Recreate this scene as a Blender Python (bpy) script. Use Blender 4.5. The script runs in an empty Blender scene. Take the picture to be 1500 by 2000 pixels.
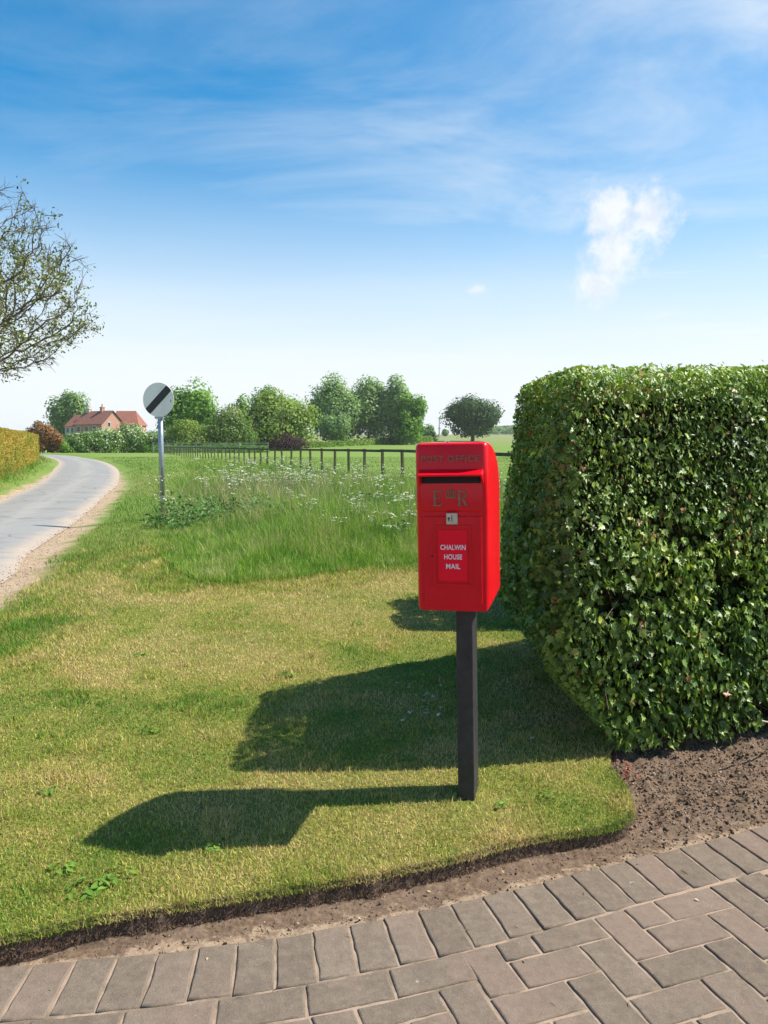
import bpy, bmesh, math, random
import numpy as np
from mathutils import Vector, Matrix, Euler

SC = bpy.context.scene
COL = SC.collection
RS = np.random.RandomState(7)
random.seed(7)
R = math.radians
PI = math.pi

# ------------------------------------------------------------------ camera
EYE = 1.30
PITCH = math.atan(135 / 1500)
cam_d = bpy.data.cameras.new("camera")
cam = bpy.data.objects.new("camera", cam_d)
COL.objects.link(cam)
cam.location = (0, 0, EYE)
cam.rotation_euler = (PI / 2 - PITCH, 0, 0)
cam_d.sensor_fit = 'VERTICAL'
cam_d.sensor_height = 36
cam_d.lens = 27
cam_d.clip_start = 0.05
cam_d.clip_end = 9000
SC.camera = cam

# ------------------------------------------------------------------ light
SUN_VEC = Vector((1.0, 0.09, 1.176)).normalized()      # towards the sun
SUN_EL = math.asin(SUN_VEC.z)
SUN_AZ = math.atan2(SUN_VEC.x, SUN_VEC.y)              # clockwise from +Y
sun_d = bpy.data.lights.new("sun", 'SUN')
sun_d.energy = 5.0
sun_d.angle = R(0.5)
sun_d.color = (1.0, 0.945, 0.86)
sun = bpy.data.objects.new("sun", sun_d)
COL.objects.link(sun)
sun.location = (20, 3, 30)
sun.rotation_euler = SUN_VEC.to_track_quat('Z', 'Y').to_euler()

SC.view_settings.view_transform = 'Standard'
SC.view_settings.look = 'None'
SC.view_settings.exposure = 0.70
SC.view_settings.gamma = 1
SC.render.engine = 'CYCLES'
SC.cycles.use_adaptive_sampling = True
SC.cycles.max_bounces = 8
SC.cycles.transparent_max_bounces = 8
SC.cycles.sample_clamp_indirect = 6
SC.cycles.use_denoising = True


# ------------------------------------------------------------------ node helper
class NT:
    def __init__(self, tree):
        self.t = tree
        tree.nodes.clear()

    def n(self, kind, **kw):
        nd = self.t.nodes.new(kind)
        for k, v in kw.items():
            if k.startswith('i_'):
                key = k[2:]
                key = int(key) if key.isdigit() else key.replace('_', ' ')
                s = nd.inputs[key]
                if hasattr(v, 'is_output') or isinstance(v, bpy.types.NodeSocket):
                    self.t.links.new(v, s)
                else:
                    s.default_value = v
            else:
                setattr(nd, k, v)
        return nd

    def math(self, op, a, b=None, c=None, clamp=False):
        nd = self.t.nodes.new('ShaderNodeMath')
        nd.operation = op
        nd.use_clamp = clamp
        for i, v in enumerate((a, b, c)):
            if v is None:
                continue
            if isinstance(v, bpy.types.NodeSocket):
                self.t.links.new(v, nd.inputs[i])
            else:
                nd.inputs[i].default_value = v
        return nd.outputs[0]

    def vmath(self, op, a, b=None):
        nd = self.t.nodes.new('ShaderNodeVectorMath')
        nd.operation = op
        for i, v in enumerate((a, b)):
            if v is None:
                continue
            if isinstance(v, bpy.types.NodeSocket):
                self.t.links.new(v, nd.inputs[i])
            else:
                nd.inputs[i].default_value = v
        return nd.outputs['Value'] if op == 'DOT_PRODUCT' else nd.outputs[0]

    def sm(self, x, a, b, clamp=True):
        nd = self.t.nodes.new('ShaderNodeMapRange')
        nd.interpolation_type = 'SMOOTHSTEP'
        self.t.links.new(x, nd.inputs[0])
        nd.inputs[1].default_value = a
        nd.inputs[2].default_value = b
        return nd.outputs[0]

    def mix(self, f, a, b, blend='MIX'):
        nd = self.t.nodes.new('ShaderNodeMix')
        nd.data_type = 'RGBA'
        nd.blend_type = blend
        for s, v in ((nd.inputs[0], f), (nd.inputs[6], a), (nd.inputs[7], b)):
            if isinstance(v, bpy.types.NodeSocket):
                self.t.links.new(v, s)
            else:
                s.default_value = (tuple(v) + (1,)) if isinstance(v, (tuple, list)) and len(v) == 3 else v
        return nd.outputs[2]

    def noise(self, scale, detail=4, rough=0.55, vec=None, dist=0.0):
        nd = self.t.nodes.new('ShaderNodeTexNoise')
        nd.inputs['Scale'].default_value = scale
        nd.inputs['Detail'].default_value = detail
        nd.inputs['Roughness'].default_value = rough
        nd.inputs['Distortion'].default_value = dist
        if vec is not None:
            self.t.links.new(vec, nd.inputs['Vector'])
        return nd.outputs[0]

    def ramp(self, f, stops):
        nd = self.t.nodes.new('ShaderNodeValToRGB')
        cr = nd.color_ramp
        while len(cr.elements) < len(stops):
            cr.elements.new(0.5)
        for e, (p, c) in zip(cr.elements, stops):
            e.position = p
            e.color = tuple(c) + (1,)
        self.t.links.new(f, nd.inputs[0])
        return nd.outputs[0]

    def attr(self, name):
        nd = self.t.nodes.new('ShaderNodeAttribute')
        nd.attribute_name = name
        return nd


def new_mat(name):
    m = bpy.data.materials.new(name)
    m.use_nodes = True
    return m, NT(m.node_tree)


def finish(nt, bsdf_out):
    o = nt.n('ShaderNodeOutputMaterial')
    nt.t.links.new(bsdf_out, o.inputs[0])


# ------------------------------------------------------------------ world
def make_world():
    w = bpy.data.worlds.new("World")
    SC.world = w
    w.use_nodes = True
    nt = NT(w.node_tree)
    sky = nt.n('ShaderNodeTexSky')
    sky.sky_type = 'NISHITA'
    sky.sun_disc = False
    sky.sun_elevation = SUN_EL
    sky.sun_rotation = SUN_AZ
    sky.altitude = 50
    sky.air_density = 1.0
    sky.dust_density = 0.6
    sky.ozone_density = 3.0
    tc = nt.n('ShaderNodeTexCoord')
    d = nt.vmath('NORMALIZE', tc.outputs['Generated'])
    sep = nt.n('ShaderNodeSeparateXYZ')
    nt.t.links.new(d, sep.inputs[0])
    x, y, z = sep.outputs
    zz = nt.math('ADD', nt.math('MAXIMUM', z, 0.0), 0.12)
    px = nt.math('DIVIDE', x, zz)
    py = nt.math('DIVIDE', y, zz)
    cmb = nt.n('ShaderNodeCombineXYZ')
    nt.t.links.new(px, cmb.inputs[0])
    nt.t.links.new(py, cmb.inputs[1])
    mp = nt.n('ShaderNodeMapping')
    mp.inputs['Rotation'].default_value = (0, 0, R(-48))
    mp.inputs['Scale'].default_value = (0.85, 1.7, 1)
    mp.inputs['Location'].default_value = (3.1, 1.7, 0)
    nt.t.links.new(cmb.outputs[0], mp.inputs[0])
    n1 = nt.noise(1.1, 8, 0.62, mp.outputs[0], 0.8)
    mp2 = nt.n('ShaderNodeMapping')
    mp2.inputs['Rotation'].default_value = (0, 0, R(-12))
    mp2.inputs['Scale'].default_value = (0.35, 0.8, 1)
    nt.t.links.new(cmb.outputs[0], mp2.inputs[0])
    n2 = nt.noise(0.9, 4, 0.5, mp2.outputs[0], 0.3)
    wisps = nt.math('MULTIPLY', nt.sm(n1, 0.26, 0.76), nt.sm(n2, 0.20, 0.62))
    # more veil to the right (towards the sun) than to the left
    side = nt.sm(nt.math('SUBTRACT', x, nt.math('MULTIPLY', z, 0.35)), -0.55, 0.35)
    veil = nt.math('MULTIPLY', wisps, nt.math('ADD', nt.math('MULTIPLY', side, 0.52), 0.20))
    veil = nt.math('ADD', veil, nt.math('MULTIPLY', side, 0.20))
    veil = nt.math('MULTIPLY', veil, nt.math('SUBTRACT', 1.0, nt.sm(z, 0.42, 0.75)))
    # bright haze over the horizon
    hz = nt.math('POWER', nt.math('SUBTRACT', 1.0, nt.sm(z, 0.04, 0.43)), 1.35)
    hz = nt.math('MULTIPLY', hz, nt.math('ADD', 0.86, nt.math('MULTIPLY', n1, 0.28)), None, True)
    veil = nt.math('MAXIMUM', veil, hz, None, True)
    # low bank of soft cloud to the right
    bank = nt.math('MULTIPLY', nt.sm(x, -0.05, 0.38), nt.math('SUBTRACT', 1.0, nt.sm(z, 0.12, 0.36)))
    bank = nt.math('MULTIPLY', bank, nt.sm(n1, 0.40, 0.62))
    veil = nt.math('MAXIMUM', veil, nt.math('MULTIPLY', bank, 0.9))
    # one small cumulus
    c = Vector((0.283, 0.929, 0.237)).normalized()
    rt = c.cross(Vector((0, 0, 1))).normalized()
    up = rt.cross(c)
    dc = nt.math('MAXIMUM', nt.vmath('DOT_PRODUCT', d, tuple(c)), 0.05)
    a = nt.math('DIVIDE', nt.vmath('DOT_PRODUCT', d, tuple(rt)), dc)
    b = nt.math('DIVIDE', nt.vmath('DOT_PRODUCT', d, tuple(up)), dc)
    nn = nt.noise(22, 7, 0.62, d, 0.4)
    nb = nt.noise(60, 5, 0.65, d, 0.2)
    na = nt.math('ADD', nt.math('MULTIPLY', nt.math('SUBTRACT', nn, 0.5), 1.05),
                 nt.math('MULTIPLY', nt.math('SUBTRACT', nb, 0.5), 1.1))

    def ell(cx, cy, rx, ry):
        u = nt.math('DIVIDE', nt.math('SUBTRACT', a, cx), rx)
        v = nt.math('DIVIDE', nt.math('SUBTRACT', b, cy), ry)
        q = nt.math('SQRT', nt.math('ADD', nt.math('MULTIPLY', u, u), nt.math('MULTIPLY', v, v)))
        return nt.math('SUBTRACT', 1.0, q)
    e = nt.math('MAXIMUM', ell(-0.018, 0.030, 0.050, 0.040), ell(0.028, 0.020, 0.042, 0.050))
    e = nt.math('MAXIMUM', e, ell(-0.010, -0.014, 0.050, 0.045))
    e = nt.math('MAXIMUM', e, ell(-0.032, -0.050, 0.034, 0.032))
    cum = nt.sm(nt.math('ADD', e, na), 0.02, 0.80)
    e2 = ell(-0.175, -0.045, 0.020, 0.009)
    cum2 = nt.math('MULTIPLY', nt.sm(nt.math('ADD', e2, na), 0.1, 1.1), 0.6)
    cum = nt.math('MAXIMUM', nt.math('MULTIPLY', cum, 0.84), cum2)
    hs = nt.n('ShaderNodeHueSaturation')
    hs.inputs['Hue'].default_value = 0.488
    hs.inputs['Saturation'].default_value = 1.5
    hs.inputs['Value'].default_value = 1.12
    nt.t.links.new(sky.outputs[0], hs.inputs['Color'])
    col = nt.mix(veil, hs.outputs[0], (5.85, 6.2, 6.45))
    shade = nt.sm(nt.noise(34, 5, 0.6, d, 0.3), 0.36, 0.62)
    col = nt.mix(cum, col, nt.mix(shade, (5.3, 5.6, 6.0), (6.4, 6.45, 6.5)))
    bg = nt.n('ShaderNodeBackground')
    nt.t.links.new(col, bg.inputs[0])
    bg.inputs[1].default_value = 0.10
    o = nt.n('ShaderNodeOutputWorld')
    nt.t.links.new(bg.outputs[0], o.inputs[0])


make_world()


# ------------------------------------------------------------------ object helpers
def tag(o, label=None, cat=None, group=None, kind=None):
    if label:
        o['label'] = label
    if cat:
        o['category'] = cat
    if group:
        o['group'] = group
    if kind:
        o['kind'] = kind
    return o


def empty(name, loc=(0, 0, 0), rot=(0, 0, 0)):
    o = bpy.data.objects.new(name, None)
    o.empty_display_size = 0.1
    o.location = loc
    o.rotation_euler = rot
    COL.objects.link(o)
    return o


def link_mesh(name, me, mat=None, parent=None):
    if mat is not None:
        me.materials.append(mat)
    o = bpy.data.objects.new(name, me)
    COL.objects.link(o)
    if parent is not None:
        o.parent = parent
    return o


def np_mesh(name, V, F, attrs=None, smooth=False):
    """V (n,3); F (m,k) array with constant k, or a list of such arrays."""
    me = bpy.data.meshes.new(name)
    Fs = F if isinstance(F, list) else [F]
    Fs = [np.asarray(f, dtype=np.int32) for f in Fs if len(f)]
    nl = sum(f.size for f in Fs)
    nf = sum(len(f) for f in Fs)
    me.vertices.add(len(V))
    me.vertices.foreach_set('co', np.asarray(V, dtype=np.float32).ravel())
    me.loops.add(nl)
    me.polygons.add(nf)
    me.loops.foreach_set('vertex_index', np.concatenate([f.ravel() for f in Fs]))
    st, tot, off = [], [], 0
    for f in Fs:
        k = f.shape[1]
        st.append(off + np.arange(len(f)) * k)
        tot.append(np.full(len(f), k))
        off += f.size
    me.polygons.foreach_set('loop_start', np.concatenate(st).astype(np.int32))
    me.polygons.foreach_set('loop_total', np.concatenate(tot).astype(np.int32))
    if smooth:
        me.polygons.foreach_set('use_smooth', np.ones(nf, dtype=bool))
    me.update(calc_edges=True)
    for k, v in (attrs or {}).items():
        v = np.asarray(v, dtype=np.float32)
        if v.ndim == 1:
            a = me.attributes.new(k, 'FLOAT', 'POINT')
            a.data.foreach_set('value', v)
        else:
            a = me.attributes.new(k, 'FLOAT_COLOR', 'POINT')
            if v.shape[1] == 3:
                v = np.concatenate([v, np.ones((len(v), 1), np.float32)], 1)
            a.data.foreach_set('color', v.ravel())
    return me


def hash2(i, j, seed):
    n = (i.astype(np.int64) * 374761393 + j.astype(np.int64) * 668265263 + seed * 1442695041) & 0x7fffffff
    n = ((n ^ (n >> 13)) * 1274126177) & 0x7fffffff
    return ((n ^ (n >> 16)) & 0xffff) / 65535.0


def vnoise(x, y, seed=0):
    x = np.asarray(x, float)
    y = np.asarray(y, float)
    i, j = np.floor(x), np.floor(y)
    u, v = x - i, y - j
    u = u * u * (3 - 2 * u)
    v = v * v * (3 - 2 * v)
    i = i.astype(np.int64)
    j = j.astype(np.int64)
    return ((hash2(i, j, seed) * (1 - u) + hash2(i + 1, j, seed) * u) * (1 - v)
            + (hash2(i, j + 1, seed) * (1 - u) + hash2(i + 1, j + 1, seed) * u) * v)


def fbm(x, y, seed=0, oct=4):
    s, a, t = 0, 1.0, 0
    for k in range(oct):
        s = s + a * vnoise(np.asarray(x) * 2 ** k + 17.3 * k, np.asarray(y) * 2 ** k - 9.1 * k, seed + k)
        t += a
        a *= 0.5
    return s / t


def sstep(x, a, b):
    t = np.clip((np.asarray(x, float) - a) / (b - a), 0, 1)
    return t * t * (3 - 2 * t)


def seg_dist(P, L, closed=False):
    """distance of points P (n,2) from polyline L, and side sign (+ = left of direction)."""
    L = np.asarray(L, float)
    best = np.full(len(P), 1e9)
    side = np.zeros(len(P))
    for a, b in zip(L[:-1], L[1:]):
        ab = b - a
        l2 = ab @ ab
        t = np.clip(((P - a) @ ab) / l2, 0, 1)
        q = a + t[:, None] * ab
        dd = np.hypot(*(P - q).T)
        cr = ab[0] * (P[:, 1] - a[1]) - ab[1] * (P[:, 0] - a[0])
        m = dd < best - 1e-9
        best = np.where(m, dd, best)
        side = np.where(m, np.sign(cr), side)
    return best, side


def inside_poly(P, poly):
    poly = np.asarray(poly, float)
    r = np.zeros(len(P), bool)
    n = len(poly)
    for i in range(n):
        a, b = poly[i], poly[(i + 1) % n]
        if a[1] == b[1]:
            continue
        c = ((a[1] > P[:, 1]) != (b[1] > P[:, 1]))
        xi = (b[0] - a[0]) * (P[:, 1] - a[1]) / (b[1] - a[1]) + a[0]
        r ^= c & (P[:, 0] < xi)
    return r


def catmull(P, n=8):
    P = np.asarray(P, float)
    Q = np.vstack([2 * P[0] - P[1], P, 2 * P[-1] - P[-2]])
    out = []
    for i in range(1, len(Q) - 2):
        p0, p1, p2, p3 = Q[i - 1], Q[i], Q[i + 1], Q[i + 2]
        for t in np.arange(n) / n:
            out.append(0.5 * (2 * p1 + (p2 - p0) * t + (2 * p0 - 5 * p1 + 4 * p2 - p3) * t * t
                              + (3 * p1 - p0 - 3 * p2 + p3) * t ** 3))
    out.append(P[-1])
    return np.array(out)


def scatter(tv, tf, pos, Rm, scale):
    """instances of template mesh as one array: returns V, F (F constant k)."""
    n, k = len(pos), len(tv)
    s = np.asarray(scale, float)
    if s.ndim == 1:
        s = s[:, None]
    T = tv[None, :, :] * s[:, None, :]
    V = np.einsum('nij,nkj->nki', Rm, T) + pos[:, None, :]
    F = tf[None, :, :] + (np.arange(n) * k)[:, None, None]
    return V.reshape(-1, 3), F.reshape(-1, tf.shape[1])


def frames(nrm, roll):
    """rotation matrices with local z = nrm, rolled about it."""
    nrm = nrm / np.linalg.norm(nrm, axis=1, keepdims=True)
    ref = np.where(np.abs(nrm[:, 2:3]) < 0.95, np.array([[0, 0, 1.0]]), np.array([[1.0, 0, 0]]))
    a = np.cross(ref, nrm)
    a /= np.linalg.norm(a, axis=1, keepdims=True)
    b = np.cross(nrm, a)
    c, s = np.cos(roll)[:, None], np.sin(roll)[:, None]
    x = a * c + b * s
    y = -a * s + b * c
    return np.stack([x, y, nrm], axis=2)


# bmesh helpers -----------------------------------------------------------
def bm_box(bm, c, s, rot=None):
    r = bmesh.ops.create_cube(bm, size=1)
    M = Matrix.Translation(c) @ (rot.to_matrix().to_4x4() if rot else Matrix()) @ Matrix.Diagonal((*s, 1))
    bmesh.ops.transform(bm, matrix=M, verts=r['verts'])
    return r['verts']


def bm_tube(bm, p, q, r0, r1=None, n=12, caps=True):
    r1 = r0 if r1 is None else r1
    p, q = Vector(p), Vector(q)
    d = q - p
    M = Matrix.Translation((p + q) / 2) @ d.to_track_quat('Z', 'Y').to_matrix().to_4x4()
    bmesh.ops.create_cone(bm, cap_ends=caps, segments=n, radius1=r0, radius2=r1, depth=d.length, matrix=M)


def bm_obj(name, bm, mat, parent=None, bevel=0.0, segs=2, smooth=False):
    me = bpy.data.meshes.new(name)
    bmesh.ops.recalc_face_normals(bm, faces=bm.faces)
    bm.to_mesh(me)
    bm.free()
    o = link_mesh(name, me, mat, parent)
    if smooth:
        for p in me.polygons:
            p.use_smooth = True
    if bevel:
        md = o.modifiers.new("bevel", 'BEVEL')
        md.width = bevel
        md.segments = segs
        md.limit_method = 'ANGLE'
        md.angle_limit = R(40)
    return o


def text_mesh(name, s, w, h, depth=0.003, cx=0.0, cz=0.0, y=0.0, mat=None, parent=None, spacing=1.0, bold=0.0):
    cu = bpy.data.curves.new(name, 'FONT')
    cu.body = s
    cu.space_character = spacing
    cu.extrude = 0.02
    cu.offset = bold
    cu.resolution_u = 4
    tmp = bpy.data.objects.new(name, cu)
    COL.objects.link(tmp)
    dg = bpy.context.evaluated_depsgraph_get()
    me = bpy.data.meshes.new_from_object(tmp.evaluated_get(dg))
    bpy.data.objects.remove(tmp)
    bpy.data.curves.remove(cu)
    n = len(me.vertices)
    co = np.zeros(n * 3, np.float32)
    me.vertices.foreach_get('co', co)
    co = co.reshape(-1, 3)
    lo, hi = co.min(0), co.max(0)
    u = (co - (lo + hi) / 2) / (hi - lo)
    out = np.stack([u[:, 0] * w + cx, y - u[:, 2] * depth, u[:, 1] * h + cz], 1)
    me.vertices.foreach_set('co', out.astype(np.float32).ravel())
    me.update()
    me.name = name
    me.materials.clear()
    return link_mesh(name, me, mat, parent)


# ------------------------------------------------------------------ materials
def leaf_mat(name, stops, rough=0.5, trans=0.25, spec=0.35, attr='v', tint=(1.0, 1.25, 0.5)):
    m, nt = new_mat(name)
    a = nt.attr(attr)
    c = nt.ramp(a.outputs['Fac'], stops)
    b = nt.n('ShaderNodeBsdfPrincipled')
    nt.t.links.new(c, b.inputs['Base Color'])
    b.inputs['Roughness'].default_value = rough
    b.inputs['Specular IOR Level'].default_value = spec
    t = nt.n('ShaderNodeBsdfTranslucent')
    tcx = nt.mix(1.0, c, tint, 'MULTIPLY')
    nt.t.links.new(tcx, t.inputs[0])
    mx = nt.n('ShaderNodeMixShader')
    mx.inputs[0].default_value = trans
    nt.t.links.new(b.outputs[0], mx.inputs[1])
    nt.t.links.new(t.outputs[0], mx.inputs[2])
    finish(nt, mx.outputs[0])
    return m


def simple_mat(name, col, rough=0.6, metal=0.0, var=0.15, scale=20, spec=0.5, bump=0.0, coat=0.0, col2=None):
    m, nt = new_mat(name)
    tc = nt.n('ShaderNodeTexCoord')
    n = nt.noise(scale, 5, 0.6, tc.outputs['Object'])
    lo = tuple(x * (1 - var) for x in col)
    hi = tuple(min(1, x * (1 + var)) for x in col) if col2 is None else col2
    c = nt.ramp(n, [(0.3, lo), (0.7, hi)])
    b = nt.n('ShaderNodeBsdfPrincipled')
    nt.t.links.new(c, b.inputs['Base Color'])
    b.inputs['Metallic'].default_value = metal
    b.inputs['Specular IOR Level'].default_value = spec
    b.inputs['Coat Weight'].default_value = coat
    rr = nt.math('ADD', nt.math('MULTIPLY', n, 0.2), rough - 0.1)
    nt.t.links.new(rr, b.inputs['Roughness'])
    if bump:
        bp = nt.n('ShaderNodeBump')
        bp.inputs['Strength'].default_value = bump
        bp.inputs['Distance'].default_value = 0.01
        nt.t.links.new(n, bp.inputs['Height'])
        nt.t.links.new(bp.outputs[0], b.inputs['Normal'])
    finish(nt, b.outputs[0])
    return m


def bark_mat(name, col=(0.11, 0.085, 0.06)):
    return simple_mat(name, col, 0.9, 0, 0.45, 14, 0.2, 0.6)


MAT_BARK = bark_mat("bark")

# ------------------------------------------------------------------ site plan
LAWN = catmull([(-5.0, 0.55), (-3.0, 1.25), (-1.9, 1.60), (-1.009, 1.910), (-0.836, 1.981), (-0.644, 2.038), (-0.440, 2.092), (-0.226, 2.156), (-0.077, 2.196), (0.119, 2.266), (0.242, 2.310), (0.435, 2.403), (0.597, 2.453), (0.744, 2.490), (0.836, 2.550), (0.893, 2.652), (0.915, 2.839), (0.926, 3.038),
                (1.10, 3.28), (2.0, 3.75), (4.0, 4.7), (9.0, 7.0)], 6)     # lawn lies to the left of it
LANE_R = catmull([(-3.6, -14), (-3.5, -6), (-3.3, 0), (-3.35, 4), (-3.9, 7.7), (-4.67, 10.07), (-5.64, 14.0), (-7.56, 20.75),
                  (-10.05, 29.1), (-15.2, 43.7), (-21.6, 59.1), (-28.4, 73.0), (-36.1, 87.6), (-44, 97.5), (-58, 110),
                  (-80, 124)], 6)
_t = np.gradient(LANE_R, axis=0)
_t /= np.linalg.norm(_t, axis=1, keepdims=True)
_w = np.interp(LANE_R[:, 1], [-14, 8, 18, 29, 44, 62, 78, 130], [2.7, 2.4, 2.35, 2.8, 3.3, 3.1, 2.8, 2.8])
LANE_L = LANE_R + np.stack([-_t[:, 1], _t[:, 0]], 1) * _w[:, None]
LANE_C = (LANE_R + LANE_L) / 2
LANE_Z = -0.15


def rise(y):
    y = np.asarray(y, float)
    t = np.clip(y - 100, 0, None)
    a = 0.036 * t * t / (t + 8)
    far = 0.0112 * y + 1.05
    k = 0.4
    return np.where(y > 100, -np.log(np.exp(-k * a) + np.exp(-k * np.minimum(far, 400))) / k + np.log(1 + np.exp(-k * 2.17)) / k * np.exp(-t / 20), 0)


def lane_sd(P):
    """signed distance to the lane's edge, positive outside."""
    d, _ = seg_dist(P, LANE_C)
    # local half width
    w = np.interp(P[:, 1], LANE_R[:, 1], _w) / 2
    return d - w


def lawn_sd(P):
    d, s = seg_dist(P, LAWN)
    jag = (fbm(P[:, 0] * 24, P[:, 1] * 24, 7, 3) - 0.5) * 0.020 + (fbm(P[:, 0] * 5, P[:, 1] * 5, 9, 2) - 0.5) * 0.018
    return d * np.where(s == 0, 1, s) + jag * (np.abs(P[:, 0]) < 4)


def ground_z(P, sl=None, sr=None):
    P = np.asarray(P, float)
    sr = lane_sd(P) if sr is None else sr
    z = rise(P[:, 1])
    dip = np.abs(LANE_Z) * (1 - sstep(sr, 0.0, 1.5))
    z = z - dip - 0.06 * (1 - sstep(sr, -0.5, -0.05))
    if sl is None:
        sl = lawn_sd(P)
    cut = 1 - sstep(sl, -0.014, 0.004)
    z = z - 0.115 * cut
    return z


# ------------------------------------------------------------------ ground sheet
def grown(a, b, s0, g, smax):
    out, x, s = [], a, s0
    sg = 1 if b > a else -1
    while sg * (b - x) > 0:
        s = min(s * g, smax)
        x += sg * s
        out.append(x)
    return out


def ground():
    xs = list(np.arange(-1.5, 1.2, 0.012))
    xs = sorted(xs + grown(xs[0], -50, 0.012, 1.06, 0.32) + grown(xs[-1], 12, 0.012, 1.07, 0.35))
    xs = sorted(grown(xs[0], -2200, 0.35, 1.25, 1e9) + xs + grown(xs[-1], 2200, 0.4, 1.25, 1e9))
    ys = list(np.arange(1.7, 3.15, 0.012))
    ys = sorted(grown(ys[0], -20, 0.012, 1.12, 0.6) + ys + grown(ys[-1], 110, 0.012, 1.035, 0.40))
    ys = sorted(grown(ys[0], -900, 0.6, 1.3, 1e9) + ys + grown(ys[-1], 2400, 0.45, 1.06, 60))
    xs, ys = np.array(xs), np.array(ys)
    X, Y = np.meshgrid(xs, ys)
    P = np.stack([X.ravel(), Y.ravel()], 1)
    sl, sr = lawn_sd(P), lane_sd(P)
    z = ground_z(P, sl, sr)
    near = (np.abs(P[:, 0]) < 40) & (P[:, 1] < 100)
    z = z + np.where(near & (sl > 0.03) & (sr > 0.2), (fbm(P[:, 0] * 1.3, P[:, 1] * 1.3, 3) - 0.5) * 0.03, 0)
    nx, ny = len(xs), len(ys)
    idx = np.arange(nx * ny).reshape(ny, nx)
    F = np.stack([idx[:-1, :-1], idx[:-1, 1:], idx[1:, 1:], idx[1:, :-1]], -1).reshape(-1, 4)
    me = np_mesh("ground", np.column_stack([P, z]), F, {'sl': np.clip(sl, -5, 5), 'sr': np.clip(sr, -5, 9)}, True)
    m, nt = new_mat("ground_turf")
    tc = nt.n('ShaderNodeTexCoord')
    ob = tc.outputs['Object']
    sep = nt.n('ShaderNodeSeparateXYZ')
    nt.t.links.new(ob, sep.inputs[0])
    n_big = nt.noise(0.9, 4, 0.6, ob)
    n_mid = nt.noise(6, 5, 0.6, ob)
    n_fin = nt.noise(90, 4, 0.7, ob)
    turf = nt.ramp(nt.math('ADD', nt.math('MULTIPLY', n_big, 0.6), nt.math('MULTIPLY', n_mid, 0.4)),
                   [(0.32, (0.14, 0.20, 0.03)), (0.5, (0.23, 0.24, 0.05)), (0.66, (0.34, 0.28, 0.09))])
    turf = nt.mix(nt.math('MULTIPLY', nt.sm(n_fin, 0.35, 0.7), 0.5), turf, (0.05, 0.045, 0.02))
    # beyond the garden the ground is verge and pasture
    mpf = nt.n('ShaderNodeMapping')
    mpf.inputs['Scale'].default_value = (0.06, 0.16, 1)
    nt.t.links.new(ob, mpf.inputs[0])
    n_f = nt.noise(1.0, 6, 0.6, mpf.outputs[0])
    n_f2 = nt.noise(2.2, 5, 0.7, ob)
    ff = nt.math('ADD', nt.math('MULTIPLY', n_f, 0.55), nt.math('MULTIPLY', n_f2, 0.45))
    past = nt.ramp(ff, [(0.34, (0.115, 0.19, 0.034)), (0.5, (0.155, 0.235, 0.046)), (0.66, (0.22, 0.26, 0.075))])
    far_pale = nt.mix(nt.sm(sep.outputs[1], 150, 230), past, (0.20, 0.23, 0.085))
    verge_y = nt.math('ADD', sep.outputs[1], nt.math('MULTIPLY', n_mid, 1.5))
    turf = nt.mix(nt.sm(verge_y, 9.0, 15.0), turf, far_pale)
    # sandy, worn shoulder beside the lane
    asr = nt.attr('sr').outputs['Fac']
    e = nt.math('ADD', asr, nt.math('MULTIPLY', nt.math('SUBTRACT', nt.noise(1.7, 5, 0.65, ob), 0.5), 1.5))
    sand_c = nt.ramp(nt.noise(25, 5, 0.7, ob), [(0.3, (0.31, 0.215, 0.135)), (0.55, (0.46, 0.335, 0.22)), (0.75, (0.56, 0.44, 0.31))])
    fr = nt.math('SUBTRACT', 1.0, nt.sm(nt.math('ADD', e, nt.math('MULTIPLY', nt.sm(sep.outputs[1], 15, 45), 0.45)), 0.14, 0.58))
    turf = nt.mix(fr, turf, sand_c)
    # cut edge of the lawn: dark soil
    asl = nt.attr('sl').outputs['Fac']
    soil = nt.ramp(nt.noise(60, 6, 0.7, ob), [(0.3, (0.045, 0.029, 0.022)), (0.7, (0.17, 0.115, 0.085))])
    col = nt.mix(nt.math('SUBTRACT', 1.0, nt.sm(asl, 0.0, 0.010)), turf, soil)
    b = nt.n('ShaderNodeBsdfPrincipled')
    nt.t.links.new(col, b.inputs['Base Color'])
    b.inputs['Roughness'].default_value = 0.95
    b.inputs['Specular IOR Level'].default_value = 0.1
    bp = nt.n('ShaderNodeBump')
    bp.inputs['Strength'].default_value = 0.8
    bp.inputs['Distance'].default_value = 0.02
    nt.t.links.new(nt.math('ADD', nt.math('MULTIPLY', n_fin, 0.6), n_f2), bp.inputs['Height'])
    nt.t.links.new(bp.outputs[0], b.inputs['Normal'])
    finish(nt, b.outputs[0])
    tag(link_mesh("ground", me, m), kind='structure')


ground()


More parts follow.
